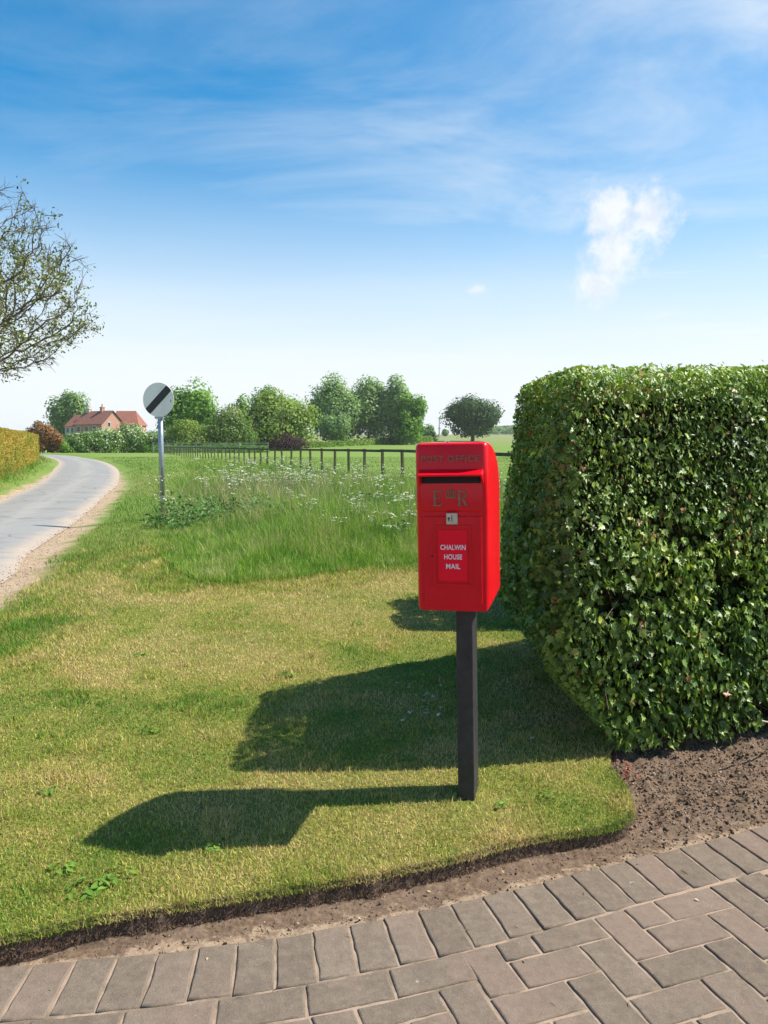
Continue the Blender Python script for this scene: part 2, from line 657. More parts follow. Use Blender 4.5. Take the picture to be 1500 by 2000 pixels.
# ------------------------------------------------------------------ lane
def lane():
    N = len(LANE_R)
    k = 13
    V, sr, pr = [], [], []
    s = np.concatenate([[0], np.cumsum(np.hypot(*np.diff(LANE_C, axis=0).T))])
    for i in range(N):
        for j in range(k):
            t = j / (k - 1)
            p = LANE_R[i] * (1 - t) + LANE_L[i] * t
            z = LANE_Z + rise(np.array([p[1]]))[0] + 0.012 + 0.05 * (1 - (2 * t - 1) ** 2)
            V.append((p[0], p[1], z))
            sr.append(t)
            pr.append(s[i])
    idx = np.arange(N * k).reshape(N, k)
    F = np.stack([idx[:-1, :-1], idx[1:, :-1], idx[1:, 1:], idx[:-1, 1:]], -1).reshape(-1, 4)
    me = np_mesh("lane", np.array(V), F[:, ::-1], {'t': sr, 's': pr}, True)
    m, nt = new_mat("lane_asphalt")
    tc = nt.n('ShaderNodeTexCoord')
    ob = tc.outputs['Object']
    t = nt.attr('t').outputs['Fac']
    cmb = nt.n('ShaderNodeCombineXYZ')
    nt.t.links.new(nt.math('MULTIPLY', t, 8.0), cmb.inputs[0])
    nt.t.links.new(nt.math('MULTIPLY', nt.attr('s').outputs['Fac'], 0.25), cmb.inputs[1])
    st = nt.noise(1.0, 5, 0.6, cmb.outputs[0])
    fine = nt.noise(140, 4, 0.8, ob)
    base = nt.ramp(fine, [(0.3, (0.175, 0.173, 0.162)), (0.5, (0.26, 0.255, 0.238)), (0.72, (0.38, 0.37, 0.34))])
    pt = nt.sm(nt.noise(0.8, 5, 0.65, ob, 0.6), 0.50, 0.64)
    base = nt.mix(nt.math('MULTIPLY', pt, 0.35), base, (0.165, 0.160, 0.150))
    crk = nt.n('ShaderNodeTexVoronoi')
    crk.feature = 'DISTANCE_TO_EDGE'
    crk.inputs['Scale'].default_value = 0.7
    nt.t.links.new(nt.vmath('ADD', ob, nt.n('ShaderNodeTexNoise', i_Scale=2.0).outputs[1]), crk.inputs['Vector'])
    ck = nt.math('SUBTRACT', 1.0, nt.sm(crk.outputs[0], 0.0, 0.022))
    base = nt.mix(nt.math('MULTIPLY', ck, 0.45), base, (0.09, 0.085, 0.08))
    # paler crown and edges, darker wheel tracks
    u = nt.math('ABSOLUTE', nt.math('SUBTRACT', t, 0.5))
    mid = nt.math('SUBTRACT', 1.0, nt.sm(u, 0.03, 0.17))
    w = nt.math('MULTIPLY', mid, nt.sm(st, 0.3, 0.6))
    base = nt.mix(nt.math('MULTIPLY', w, 0.45), base, (0.36, 0.345, 0.30))
    e = nt.math('ADD', u, nt.math('MULTIPLY', nt.math('SUBTRACT', nt.noise(1.6, 6, 0.7, ob), 0.5), 0.28))
    base = nt.mix(nt.math('MULTIPLY', nt.sm(e, 0.32, 0.49), 0.95), base, (0.43, 0.345, 0.265))
    grit = nt.math('MULTIPLY', nt.sm(nt.noise(45, 3, 0.7, ob), 0.60, 0.68), nt.sm(e, 0.30, 0.46))
    base = nt.mix(nt.math('MULTIPLY', grit, 0.6), base, (0.16, 0.125, 0.10))
    b = nt.n('ShaderNodeBsdfPrincipled')
    nt.t.links.new(base, b.inputs['Base Color'])
    b.inputs['Roughness'].default_value = 0.85
    b.inputs['Specular IOR Level'].default_value = 0.25
    bp = nt.n('ShaderNodeBump')
    bp.inputs['Strength'].default_value = 0.5
    bp.inputs['Distance'].default_value = 0.006
    nt.t.links.new(fine, bp.inputs['Height'])
    nt.t.links.new(bp.outputs[0], b.inputs['Normal'])
    finish(nt, b.outputs[0])
    tag(link_mesh("lane", me, m), kind='structure')


lane()

# ------------------------------------------------------------------ paving
_J = np.array([(-0.880, 1.698), (-0.776, 1.716), (-0.685, 1.733), (-0.583, 1.748), (-0.481, 1.766), (-0.379, 1.780),
               (-0.273, 1.797), (-0.168, 1.826), (-0.063, 1.860), (0.040, 1.897), (0.153, 1.934), (0.267, 1.972),
               (0.375, 2.011), (0.473, 2.052), (0.582, 2.096), (0.690, 2.137), (0.796, 2.178), (0.908, 2.226),
               (1.023, 2.274), (1.143, 2.322)])
_pf = np.polyfit(_J[:, 0], _J[:, 1], 4)
_xs = np.linspace(-0.88, 1.14, 60)
_sl0 = np.polyval(np.polyder(_pf), -0.85)
INNER = np.vstack([[(-0.88 - d, np.polyval(_pf, -0.88) - d * 0.13) for d in (2.4, 1.6, 0.8, 0.4)],
                   np.column_stack([_xs, np.polyval(_pf, _xs)]),
                   [(1.14 + d, np.polyval(_pf, 1.14) + d * 0.42) for d in (0.4, 0.8, 1.6, 2.4)]])
PAVE_Z = -0.062


def pave_sd(P):
    d, s = seg_dist(P, INNER)
    return d * np.where(s == 0, 1, s)      # positive on the lawn side of the inner line


def clip_half(poly, p, n):
    out = []
    for i in range(len(poly)):
        a, b = poly[i], poly[(i + 1) % len(poly)]
        da, db = (a - p) @ n, (b - p) @ n
        if da <= 0:
            out.append(a)
        if da * db < 0:
            out.append(a + (b - a) * (da / (da - db)))
    return out


def poly_area(p):
    p = np.array(p)
    x, y = p[:, 0], p[:, 1]
    return 0.5 * np.sum(x * np.roll(y, -1) - np.roll(x, -1) * y)


def inset(poly, d):
    p = np.array(poly)
    n = len(p)
    out = []
    for i in range(n):
        a, b, c = p[i - 1], p[i], p[(i + 1) % n]
        e1, e2 = (b - a) / max(np.linalg.norm(b - a), 1e-6), (c - b) / max(np.linalg.norm(c - b), 1e-6)
        n1, n2 = np.array([-e1[1], e1[0]]), np.array([-e2[1], e2[0]])
        v = n1 + n2
        v = v / max(v @ n1, 0.35) if np.linalg.norm(v) > 1e-6 else n1
        out.append(b + v * d)
    return out


def paving():
    rr = random.Random(4)
    bm = bmesh.new()
    lay = bm.verts.layers.float.new('v')

    def brick(poly):
        if poly_area(poly) < 0:
            poly = poly[::-1]
        if poly_area(poly) < 0.0021:
            return
        # drop tiny edges
        q = []
        for a in poly:
            if not q or np.linalg.norm(a - q[-1]) > 0.012:
                q.append(a)
        if len(q) > 2 and np.linalg.norm(q[0] - q[-1]) < 0.012:
            q.pop()
        if len(q) < 3:
            return
        zt = PAVE_Z + rr.uniform(-0.0012, 0.0012)
        gx, gy = rr.uniform(-0.012, 0.012), rr.uniform(-0.012, 0.012)
        val = min(1, max(0, rr.gauss(0.45, 0.22)))
        c = np.mean(q, 0)
        rings = []
        # wear the outline a little: subdivide each side and jitter it
        def wobble(pl, amp):
            out = []
            for i in range(len(pl)):
                a, b = pl[i], pl[(i + 1) % len(pl)]
                m = max(1, int(np.linalg.norm(b - a) / 0.033))
                for t in range(m):
                    p = a + (b - a) * t / m
                    out.append(p)
            return out
        base = wobble(q, 0)
        jit = [np.array([rr.gauss(0, 0.0010), rr.gauss(0, 0.0010)]) for _ in base]
        for d, dz in ((0.0, -0.02), (0.0, -0.0045), (0.0018, -0.0016), (0.0050, 0.0)):
            cc = np.mean(base, 0)
            ring = []
            for p, jj in zip(base, jit):
                v = cc - p
                L = np.linalg.norm(v)
                # move inward along the nearest axis of the brick
                pp = p + v / max(L, 1e-6) * d * 1.3 + jj
                zz = zt + dz + (pp[0] - c[0]) * gx + (pp[1] - c[1]) * gy
                vv = bm.verts.new((pp[0], pp[1], zz))
                vv[lay] = val
                ring.append(vv)
            rings.append(ring)
        n = len(base)
        for r0, r1 in zip(rings[:-1], rings[1:]):
            for i in range(n):
                f = bm.faces.new((r0[i], r0[(i + 1) % n], r1[(i + 1) % n], r1[i]))
                f.smooth = True
        bm.faces.new(rings[-1])
    # soldier course along the edge
    cum = np.concatenate([[0], np.cumsum(np.hypot(*np.diff(INNER, axis=0).T))])
    step = 0.1085
    g = 0.0036
    L = cum[-1]
    n = int(L / step)

    def at(s):
        return np.array([np.interp(s, cum, INNER[:, 0]), np.interp(s, cum, INNER[:, 1])])

    def nrm(s):
        t = at(min(s + 0.15, L)) - at(max(s - 0.15, 0))
        t /= np.linalg.norm(t)
        a = math.atan2(t[1], t[0]) + PI / 2 - R(5.0)
        return np.array([math.cos(a), math.sin(a)])
    for i in range(n):
        s0, s1 = i * step + g, (i + 1) * step - g
        a, b = at(s0), at(s1)
        na, nb = nrm(s0), nrm(s1)
        j = rr.uniform(-0.004, 0.004)
        l0 = 0.006 + j
        brick([a + na * l0, b + nb * l0, b + nb * (0.206 + j), a + na * (0.206 + j)])
    # herringbone field, cut against the soldier course
    # on the left a course of stretchers lies between soldiers and field
    s_end = float(np.interp(0.215, INNER[:, 0], cum))
    for i in range(int(s_end / 0.217) + 1):
        s1, s0 = s_end - i * 0.217 - g, s_end - (i + 1) * 0.217 + g
        if s0 < 0:
            break
        a, b = at(s0), at(s1)
        na, nb = nrm(s0), nrm(s1)
        brick([a - na * 0.104, b - nb * 0.104, b - nb * g, a - na * g])
    th = R(19)
    ex, ey = np.array([math.cos(th), math.sin(th)]), np.array([-math.sin(th), math.cos(th)])
    O = np.array([0.90, 2.222])
    w = 0.1075
    for j in range(-26, 12):
        for mm in range(-10, 12):
            for kind in (0, 1):
                x0 = j + 4 * mm if kind == 0 else j + 4 * mm + 3
                y0 = j
                dx, dy = (2, 1) if kind == 0 else (1, 2)
                jx, jy = rr.uniform(-0.0016, 0.0016), rr.uniform(-0.0016, 0.0016)
                q = []
                for (u, v) in ((0, 0), (1, 0), (1, 1), (0, 1)):
                    X = (x0 + u * dx) * w + (g if u == 0 else -g) + jx
                    Y = (y0 + v * dy) * w + (g if v == 0 else -g) + jy
                    q.append(O + ex * X + ey * Y)
                c = np.mean(q, 0)
                if not (-2.4 < c[0] < 2.8 and -0.2 < c[1] < 3.2):
                    continue
                # nearest point of the inner line
                k = np.argmin(np.hypot(*(INNER - c).T))
                k = min(max(k, 1), len(INNER) - 2)
                t = INNER[k + 1] - INNER[k - 1]
                t /= np.linalg.norm(t)
                nn = np.array([-t[1], t[0]])
                q = clip_half(q, INNER[k] - nn * (g + (0.1085 if c[0] - (c[1] - INNER[k][1]) * nn[0] < 0.16 else 0)), nn)
                if len(q) > 2:
                    brick(q)
    me = bpy.data.meshes.new("block_paving")
    bm.to_mesh(me)
    bm.free()
    m, nt = new_mat("concrete_block")
    tc = nt.n('ShaderNodeTexCoord')
    ob = tc.outputs['Object']
    v = nt.attr('v').outputs['Fac']
    big = nt.noise(3.0, 5, 0.6, ob)
    mid = nt.noise(38, 6, 0.72, ob)
    fin = nt.noise(260, 4, 0.75, ob)
    tone = nt.math('ADD', nt.math('MULTIPLY', nt.math('SUBTRACT', v, 0.4), 0.17), nt.math('ADD', nt.math('MULTIPLY', nt.math('SUBTRACT', mid, 0.06), 0.58), nt.math('MULTIPLY', nt.math('SUBTRACT', fin, 0.1), 0.50)))
    c = nt.ramp(tone, [(0.18, (0.095, 0.072, 0.052)), (0.42, (0.165, 0.127, 0.092)), (0.55, (0.208, 0.162, 0.118)), (0.82, (0.30, 0.238, 0.176))])
    warm = nt.sm(nt.math('ADD', big, nt.math('MULTIPLY', v, 0.5)), 0.70, 0.92)
    c = nt.mix(nt.math('MULTIPLY', warm, 0.4), c, (0.23, 0.152, 0.115))
    stain = nt.sm(nt.noise(2.3, 6, 0.7, ob, 0.7), 0.52, 0.70)
    c = nt.mix(nt.math('MULTIPLY', stain, 0.30), c, (0.12, 0.098, 0.075))
    # dry sand swept over the faces, pale grit
    sand = nt.sm(nt.noise(9, 6, 0.75, ob), 0.52, 0.72)
    c = nt.mix(nt.math('MULTIPLY', sand, 0.5), c, (0.27, 0.205, 0.15))
    spk = nt.sm(nt.noise(190, 2, 0.5, ob), 0.70, 0.76)
    c = nt.mix(nt.math('MULTIPLY', spk, 0.6), c, (0.46, 0.42, 0.36))
    lich = nt.sm(nt.noise(16, 3, 0.55, ob, 0.6), 0.735, 0.765)
    c = nt.mix(nt.math('MULTIPLY', lich, 0.6), c, (0.40, 0.385, 0.33))
    dk = nt.math('SUBTRACT', 1.0, nt.sm(nt.noise(70, 3, 0.6, ob), 0.25, 0.33))
    c = nt.mix(nt.math('MULTIPLY', dk, 0.5), c, (0.09, 0.075, 0.06))
    b = nt.n('ShaderNodeBsdfPrincipled')
    nt.t.links.new(c, b.inputs['Base Color'])
    b.inputs['Roughness'].default_value = 0.88
    b.inputs['Specular IOR Level'].default_value = 0.25
    bp = nt.n('ShaderNodeBump')
    bp.inputs['Strength'].default_value = 0.8
    bp.inputs['Distance'].default_value = 0.004
    nt.t.links.new(nt.math('ADD', nt.math('MULTIPLY', mid, 0.8), nt.math('MULTIPLY', fin, 0.7)), bp.inputs['Height'])
    nt.t.links.new(bp.outputs[0], b.inputs['Normal'])
    finish(nt, b.outputs[0])
    tag(link_mesh("block_paving", me, m), kind='structure')


paving()


# ------------------------------------------------------------------ soil bed and joint sand
def soil():
    xs = np.arange(-2.6, 3.4, 0.014)
    ys = np.arange(0.3, 4.2, 0.014)
    X, Y = np.meshgrid(xs, ys)
    P = np.stack([X.ravel(), Y.ravel()], 1)
    sl = lawn_sd(P)
    sp = pave_sd(P) - 0.206
    x, y = P.T
    bed = sstep(x, 0.72, 1.02) * sstep(sp, 0.02, 0.12)
    rough = fbm(x * 26, y * 26, 5, 3) - 0.5
    lump = fbm(x * 9, y * 9, 15, 3) - 0.5
    zb = PAVE_Z - 0.010 + rough * 0.014 + lump * 0.012
    z = zb + bed * (0.030 + rough * 0.022 + lump * 0.024 + 0.05 * sstep(y - 0.375 * x, 2.35, 2.95))
    ramp_lawn = (1 - bed) * (1 - sstep(-sl, 0.0, 0.06)) * sstep(sp, 0, 0.05)
    z = z + (1 - bed) * (0.022 * (1 - sstep(-sl, 0.0, 0.07)) - 0.006) * sstep(sp, 0.03, 0.1)
    z = np.where(sp < 0.0, PAVE_Z - 0.0052 + (fbm(x * 40, y * 40, 9, 2) - 0.5) * 0.003, z)
    z = z * sstep(sp, -2, -1.9) + (1 - sstep(sp, -2, -1.9)) * z
    keep = (sl < 0.03)
    nx, ny = len(xs), len(ys)
    idx = np.arange(nx * ny).reshape(ny, nx)
    F = np.stack([idx[:-1, :-1], idx[:-1, 1:], idx[1:, 1:], idx[1:, :-1]], -1).reshape(-1, 4)
    F = F[keep[F].all(1)]
    used = np.unique(F)
    remap = -np.ones(len(P), int)
    remap[used] = np.arange(len(used))
    V = np.column_stack([P, z])[used]
    me = np_mesh("soil_bed", V, remap[F], {'sp': sp[used], 'bed': bed[used]}, True)
    m, nt = new_mat("soil")
    tc = nt.n('ShaderNodeTexCoord')
    ob = tc.outputs['Object']
    n1 = nt.noise(55, 6, 0.7, ob)
    n2 = nt.noise(7, 5, 0.65, ob)
    s = nt.ramp(n1, [(0.28, (0.056, 0.036, 0.024)), (0.5, (0.138, 0.094, 0.062)), (0.74, (0.25, 0.178, 0.118))])
    s = nt.mix(nt.math('MULTIPLY', nt.sm(n2, 0.4, 0.7), 0.35), s, (0.19, 0.135, 0.10))
    spa = nt.attr('sp').outputs['Fac']
    bed_a = nt.attr('bed').outputs['Fac']
    sandc = nt.ramp(nt.noise(80, 5, 0.7, ob), [(0.3, (0.20, 0.142, 0.094)), (0.55, (0.31, 0.225, 0.15)), (0.75, (0.41, 0.31, 0.215))])
    e = nt.math('ADD', spa, nt.math('MULTIPLY', nt.math('SUBTRACT', nt.noise(11, 6, 0.7, ob, 0.8), 0.5), 0.30))
    edge = nt.math('SUBTRACT', 1.0, nt.sm(e, 0.012, 0.045))
    edge = nt.math('MULTIPLY', edge, nt.math('SUBTRACT', 1.0, nt.math('MULTIPLY', bed_a, 0.8)))
    col = nt.mix(edge, s, sandc)
    inpav = nt.math('SUBTRACT', 1.0, nt.sm(spa, -0.02, 0.0))
    jd = nt.mix(nt.math('MULTIPLY', nt.sm(nt.noise(5, 4, 0.7, ob), 0.45, 0.65), 0.7), (0.34, 0.25, 0.18), (0.13, 0.105, 0.068))
    moss = nt.sm(nt.noise(6.5, 4, 0.6, ob), 0.60, 0.70)
    jd = nt.mix(nt.math('MULTIPLY', moss, 0.7), jd, (0.095, 0.115, 0.035))
    col = nt.mix(inpav, col, jd)
    b = nt.n('ShaderNodeBsdfPrincipled')
    nt.t.links.new(col, b.inputs['Base Color'])
    b.inputs['Roughness'].default_value = 0.95
    b.inputs['Specular IOR Level'].default_value = 0.1
    bp = nt.n('ShaderNodeBump')
    bp.inputs['Strength'].default_value = 0.7
    bp.inputs['Distance'].default_value = 0.006
    nt.t.links.new(n1, bp.inputs['Height'])
    nt.t.links.new(bp.outputs[0], b.inputs['Normal'])
    finish(nt, b.outputs[0])
    tag(link_mesh("soil_bed", me, m), kind='structure')
    # clods and crumbs
    bm = bmesh.new()
    bmesh.ops.create_icosphere(bm, subdivisions=1, radius=1)
    bm.verts.ensure_lookup_table()
    tv = np.array([v.co[:] for v in bm.verts])
    tf = np.array([[v.index for v in f.verts] for f in bm.faces])
    bm.free()
    n = 95000
    Q = np.column_stack([RS.uniform(-1.6, 2.6, n), RS.uniform(1.5, 3.7, n)])
    sl, sp = lawn_sd(Q), pave_sd(Q) - 0.206
    bed = sstep(Q[:, 0], 0.70, 1.0)
    keep = (sl < -0.004) & (sp > 0.01) & (RS.rand(n) < 0.38 + 0.62 * bed * sstep(sp, -0.01, 0.10))
    Q, sp, bed = Q[keep], sp[keep], bed[keep]
    sz = np.exp(RS.normal(math.log(0.0026), 0.45, len(Q)))
    sz = np.clip(sz, 0.0012, 0.0095) * (0.6 + 0.4 * bed)
    from_z = np.zeros(len(Q))
    ix = np.clip(((Q[:, 0] - xs[0]) / 0.014).round().astype(int), 0, nx - 1)
    iy = np.clip(((Q[:, 1] - ys[0]) / 0.014).round().astype(int), 0, ny - 1)
    from_z = z.reshape(ny, nx)[iy, ix]
    pos = np.column_stack([Q, from_z + sz * 0.35])
    scl = sz[:, None] * RS.uniform(0.6, 1.35, (len(Q), 3))
    nr = RS.normal(size=(len(Q), 3))
    V, F = scatter(tv, tf, pos, frames(nr, RS.uniform(0, 6.28, len(Q))), scl)
    V = V + RS.normal(size=V.shape) * np.repeat(sz, len(tv))[:, None] * 0.16
    me = np_mesh("soil_clods", V, F, {'v': np.repeat(RS.rand(len(Q)), len(tv))})
    mm, nt = new_mat("clod")
    tc = nt.n('ShaderNodeTexCoord')
    v = nt.attr('v').outputs['Fac']
    c = nt.ramp(v, [(0.0, (0.052, 0.034, 0.023)), (0.5, (0.140, 0.096, 0.066)), (0.93, (0.245, 0.175, 0.12)), (1.0, (0.40, 0.32, 0.24))])
    b = nt.n('ShaderNodeBsdfPrincipled')
    nt.t.links.new(c, b.inputs['Base Color'])
    b.inputs['Roughness'].default_value = 0.95
    b.inputs['Specular IOR Level'].default_value = 0.1
    finish(nt, b.outputs[0])
    tag(link_mesh("soil_clods", me, mm), "loose brown soil crumbs and clods on the bare bed under the hedge", "soil", kind='stuff')


soil()

# ------------------------------------------------------------------ grass blades
GRASS = None


def grass_mat():
    m, nt = new_mat("grass_blades")
    a = nt.attr('col')
    b = nt.n('ShaderNodeBsdfPrincipled')
    nt.t.links.new(a.outputs['Color'], b.inputs['Base Color'])
    b.inputs['Roughness'].default_value = 0.55
    b.inputs['Specular IOR Level'].default_value = 0.25
    t = nt.n('ShaderNodeBsdfTranslucent')
    nt.t.links.new(a.outputs['Color'], t.inputs[0])
    mx = nt.n('ShaderNodeMixShader')
    mx.inputs[0].default_value = 0.3
    nt.t.links.new(b.outputs[0], mx.inputs[1])
    nt.t.links.new(t.outputs[0], mx.inputs[2])
    finish(nt, mx.outputs[0])
    return m


GRASS = grass_mat()


def blades(name, P, z, h, w, col, lean, segs, label, cat):
    """P (n,2) roots; bent strips of segs segments ending in a point."""
    n = len(P)
    az = RS.uniform(0, 2 * PI, n)
    la = RS.uniform(0, 2 * PI, n)
    tilt = np.abs(RS.normal(0, lean, n))
    rows = []
    base = np.column_stack([P, z])
    wd = np.column_stack([np.cos(az), np.sin(az), np.zeros(n)])
    ld = np.column_stack([np.cos(la), np.sin(la), np.zeros(n)])
    up = np.array([[0, 0, 1.0]])
    for k in range(segs):
        t = k / segs
        c = base + up * (h * t * np.cos(tilt * t))[:, None] + ld * (h * t * np.sin(tilt * (0.4 + t)))[:, None]
        ww = (w * (1 - 0.55 * t) / 2)[:, None]
        rows += [c - wd * ww, c + wd * ww]
    tip = base + up * (h * np.cos(tilt))[:, None] + ld * (h * np.sin(tilt * 1.4))[:, None]
    rows.append(tip)
    k = len(rows)
    V = np.stack(rows, 1).reshape(-1, 3)
    o = np.arange(n) * k
    quads = [np.stack([o + 2 * s, o + 2 * s + 1, o + 2 * s + 3, o + 2 * s + 2], 1) for s in range(segs - 1)]
    tris = np.stack([o + 2 * (segs - 1), o + 2 * (segs - 1) + 1, o + 2 * segs], 1)
    Fs = ([np.concatenate(quads)] if quads else []) + [tris]
    me = np_mesh(name, V, Fs, {'col': np.repeat(col, k, axis=0)})
    o = link_mesh(name, me, GRASS)
    return tag(o, label, cat, kind='stuff')


def pick(t, cols):
    t = np.clip(t, 0, 1) * (len(cols) - 1)
    i = np.minimum(t.astype(int), len(cols) - 2)
    f = (t - i)[:, None]
    c = np.array(cols)
    return c[i] * (1 - f) + c[i + 1] * f


# near edge of the uncut growth, and the line of the paddock fence
MEADOW_NEAR = catmull([(-3.4, 11.6), (-2.9, 9.7), (-2.2, 7.9), (-1.6, 7.0), (-1.1, 7.1), (-0.55, 7.45), (0.4, 8.2), (1.5, 8.9), (3.5, 9.8), (9, 12)], 5)
MEADOW_POLY = [tuple(p) for p in MEADOW_NEAR] + [(9, 14), (2.6, 14.6), (0.6, 20.0), (-11, 51), (-13.5, 52), (-8.2, 32), (-5.3, 20), (-4.0, 14.5)]
HEDGE_E1 = np.array([0.883, 0.469])
HEDGE_P0 = np.array([0.95, 3.03])


def in_hedge(P, m=0.0):
    # parallelogram occupied by the hedge, coordinates u along the front, v backwards
    det = HEDGE_E1[0]
    u = (P[:, 0] - HEDGE_P0[0] - 0.02 * (P[:, 1] - HEDGE_P0[1])) / det
    v = P[:, 1] - HEDGE_P0[1] - u * HEDGE_E1[1]
    return (u > -m) & (v > -m) & (v < 1.55 + m)


def dryness(x, y):
    d = fbm(x * 1.1, y * 1.1, 21, 4) * 0.55 + fbm(x * 4.5, y * 4.5, 31, 3) * 0.45
    return d


def lawn_grass():
    # density falls and blade size grows with distance
    N = 680000
    lo, hi = 1.55, 9.6
    y = lo * (hi / lo) ** RS.rand(N)
    x = RS.uniform(-1, 1, N) * (0.62 * y + 0.25)
    P = np.column_stack([x, y])
    sl, sr = lawn_sd(P), lane_sd(P)
    dm, sm_ = seg_dist(P, MEADOW_NEAR)
    inm = inside_poly(P, MEADOW_POLY) & (dm > 0.25)
    edge = sr - 0.14 - 0.50 * (fbm(x * 1.7, y * 1.7, 77, 3))
    thin = RS.rand(N)
    keep = (sl > -0.002) & (edge > 0) & ~inm & ~in_hedge(P, -0.1)
    keep &= thin < np.clip(0.25 + edge * 1.2, 0, 1)
    # bare patch round the foot of the post
    pr = np.hypot(x - 0.34, y - 2.70)
    keep &= ~((pr < 0.16) & (RS.rand(N) < 0.6 * (1 - pr / 0.16)))
    P = P[keep]
    sl, sr, dm = sl[keep], sr[keep], dm[keep]
    x, y = P.T
    pr = np.hypot(x - 0.36, y - 2.62)
    n = len(P)
    # greener and longer towards the lane and the uncut growth
    near_m = 1 - sstep(dm, 0.1, 0.9)
    left = sstep(-x - 0.30 * y, 0.15, 1.3) * sstep(y, 3.5, 6.0)
    lush = np.clip(np.maximum(near_m * 0.9, left), 0, 1)
    d = dryness(x, y)
    t = (d - 0.5) * 2.7 + 0.58 - 0.45 * lush + 0.12 * sstep(y, 3.5, 6.5) * (1 - lush) + RS.normal(0, 0.27, n)
    t += 0.35 * (1 - sstep(pr, 0.05, 0.35))
    t -= 0.25 * sstep(-x - 0.7, 0, 0.5) * (1 - sstep(y, 2.4, 3.2))
    col = pick(t, [(0.115, 0.260, 0.026), (0.235, 0.345, 0.042), (0.405, 0.415, 0.070), (0.58, 0.490, 0.145), (0.67, 0.51, 0.22)])
    col *= RS.uniform(0.65, 1.25, (n, 1))
    thatch = RS.rand(n) < 0.08
    col[thatch] = np.array([0.27, 0.17, 0.085]) * RS.uniform(0.5, 1.3, (thatch.sum(), 1))
    tuft = sstep(fbm(x * 7, y * 7, 51, 2), 0.62, 0.78)
    h = RS.uniform(0.009, 0.023, n) * (0.8 + 0.7 * tuft) * (1 + 1.9 * lush) * (1 + 0.04 * y)
    h *= np.where(RS.rand(n) < 0.02, 1.7, 1)
    w = 0.0021 * (0.7 + 0.24 * y) * RS.uniform(0.7, 1.3, n)
    z = ground_z(P, sl, sr) + (fbm(x * 1.3, y * 1.3, 3) - 0.5) * 0.03 * (sl > 0.03) * (sr > 0.2) - 0.002
    blades("lawn_grass", P, z, h, w, col, 0.75, 2, "short mown lawn grass, part green and part dried to straw", "grass")
    # ragged fringe hanging over the cut edge
    cum = np.concatenate([[0], np.cumsum(np.hypot(*np.diff(LAWN, axis=0).T))])
    s = RS.uniform(0, cum[-1], 36000)
    px = np.column_stack([np.interp(s, cum, LAWN[:, 0]), np.interp(s, cum, LAWN[:, 1])])
    ok = (px[:, 0] > -2.2) & (px[:, 0] < 1.0) & (px[:, 1] < 3.0)
    px = px[ok]
    px = px + RS.normal(0, 0.006, px.shape)
    n = len(px)
    t = (dryness(px[:, 0], px[:, 1]) - 0.5) * 3 + 0.55 + RS.normal(0, 0.25, n)
    col = pick(t, [(0.105, 0.20, 0.024), (0.185, 0.27, 0.036), (0.32, 0.33, 0.07), (0.46, 0.38, 0.14), (0.55, 0.42, 0.21)])
    z = ground_z(px) * 0.4
    z = np.maximum(z, -0.012)
    blades("lawn_edge_grass", px, z, RS.uniform(0.008, 0.022, n), RS.uniform(0.0015, 0.003, n), col, 1.2, 2,
           "ragged fringe of grass along the cut edge of the lawn", "grass")



def turf_roots():
    cum = np.concatenate([[0], np.cumsum(np.hypot(*np.diff(LAWN, axis=0).T))])
    s = RS.uniform(0, cum[-1], 60000)
    px = np.column_stack([np.interp(s, cum, LAWN[:, 0]), np.interp(s, cum, LAWN[:, 1])])
    px = px[(px[:, 0] > -2.2) & (px[:, 0] < 1.0) & (px[:, 1] < 3.0)]
    sl = lawn_sd(px)
    t = np.gradient(px, axis=0)
    # step out to the face
    e = 0.004
    gx = (lawn_sd(px + np.array([e, 0])) - sl) / e
    gy = (lawn_sd(px + np.array([0, e])) - sl) / e
    gl = np.maximum(np.hypot(gx, gy), 0.3)
    px = px - np.column_stack([gx, gy]) / (gl ** 2)[:, None] * (sl + RS.uniform(-0.002, 0.010, len(px)))[:, None]
    px = px[lawn_sd(px) < 0.0015]
    n = len(px)
    z = ground_z(px) + RS.uniform(0.0, 0.012, n)
    z = np.clip(z, -0.055, -0.003)
    col = pick(RS.rand(n), [(0.050, 0.030, 0.022), (0.12, 0.074, 0.054), (0.24, 0.155, 0.10), (0.42, 0.31, 0.18)])
    blades("turf_roots", px, z, RS.uniform(0.006, 0.020, n), RS.uniform(0.0010, 0.0024, n), col, 1.3, 2,
           "tangle of brown roots along the cut face of the turf", "roots")


turf_roots()
lawn_grass()


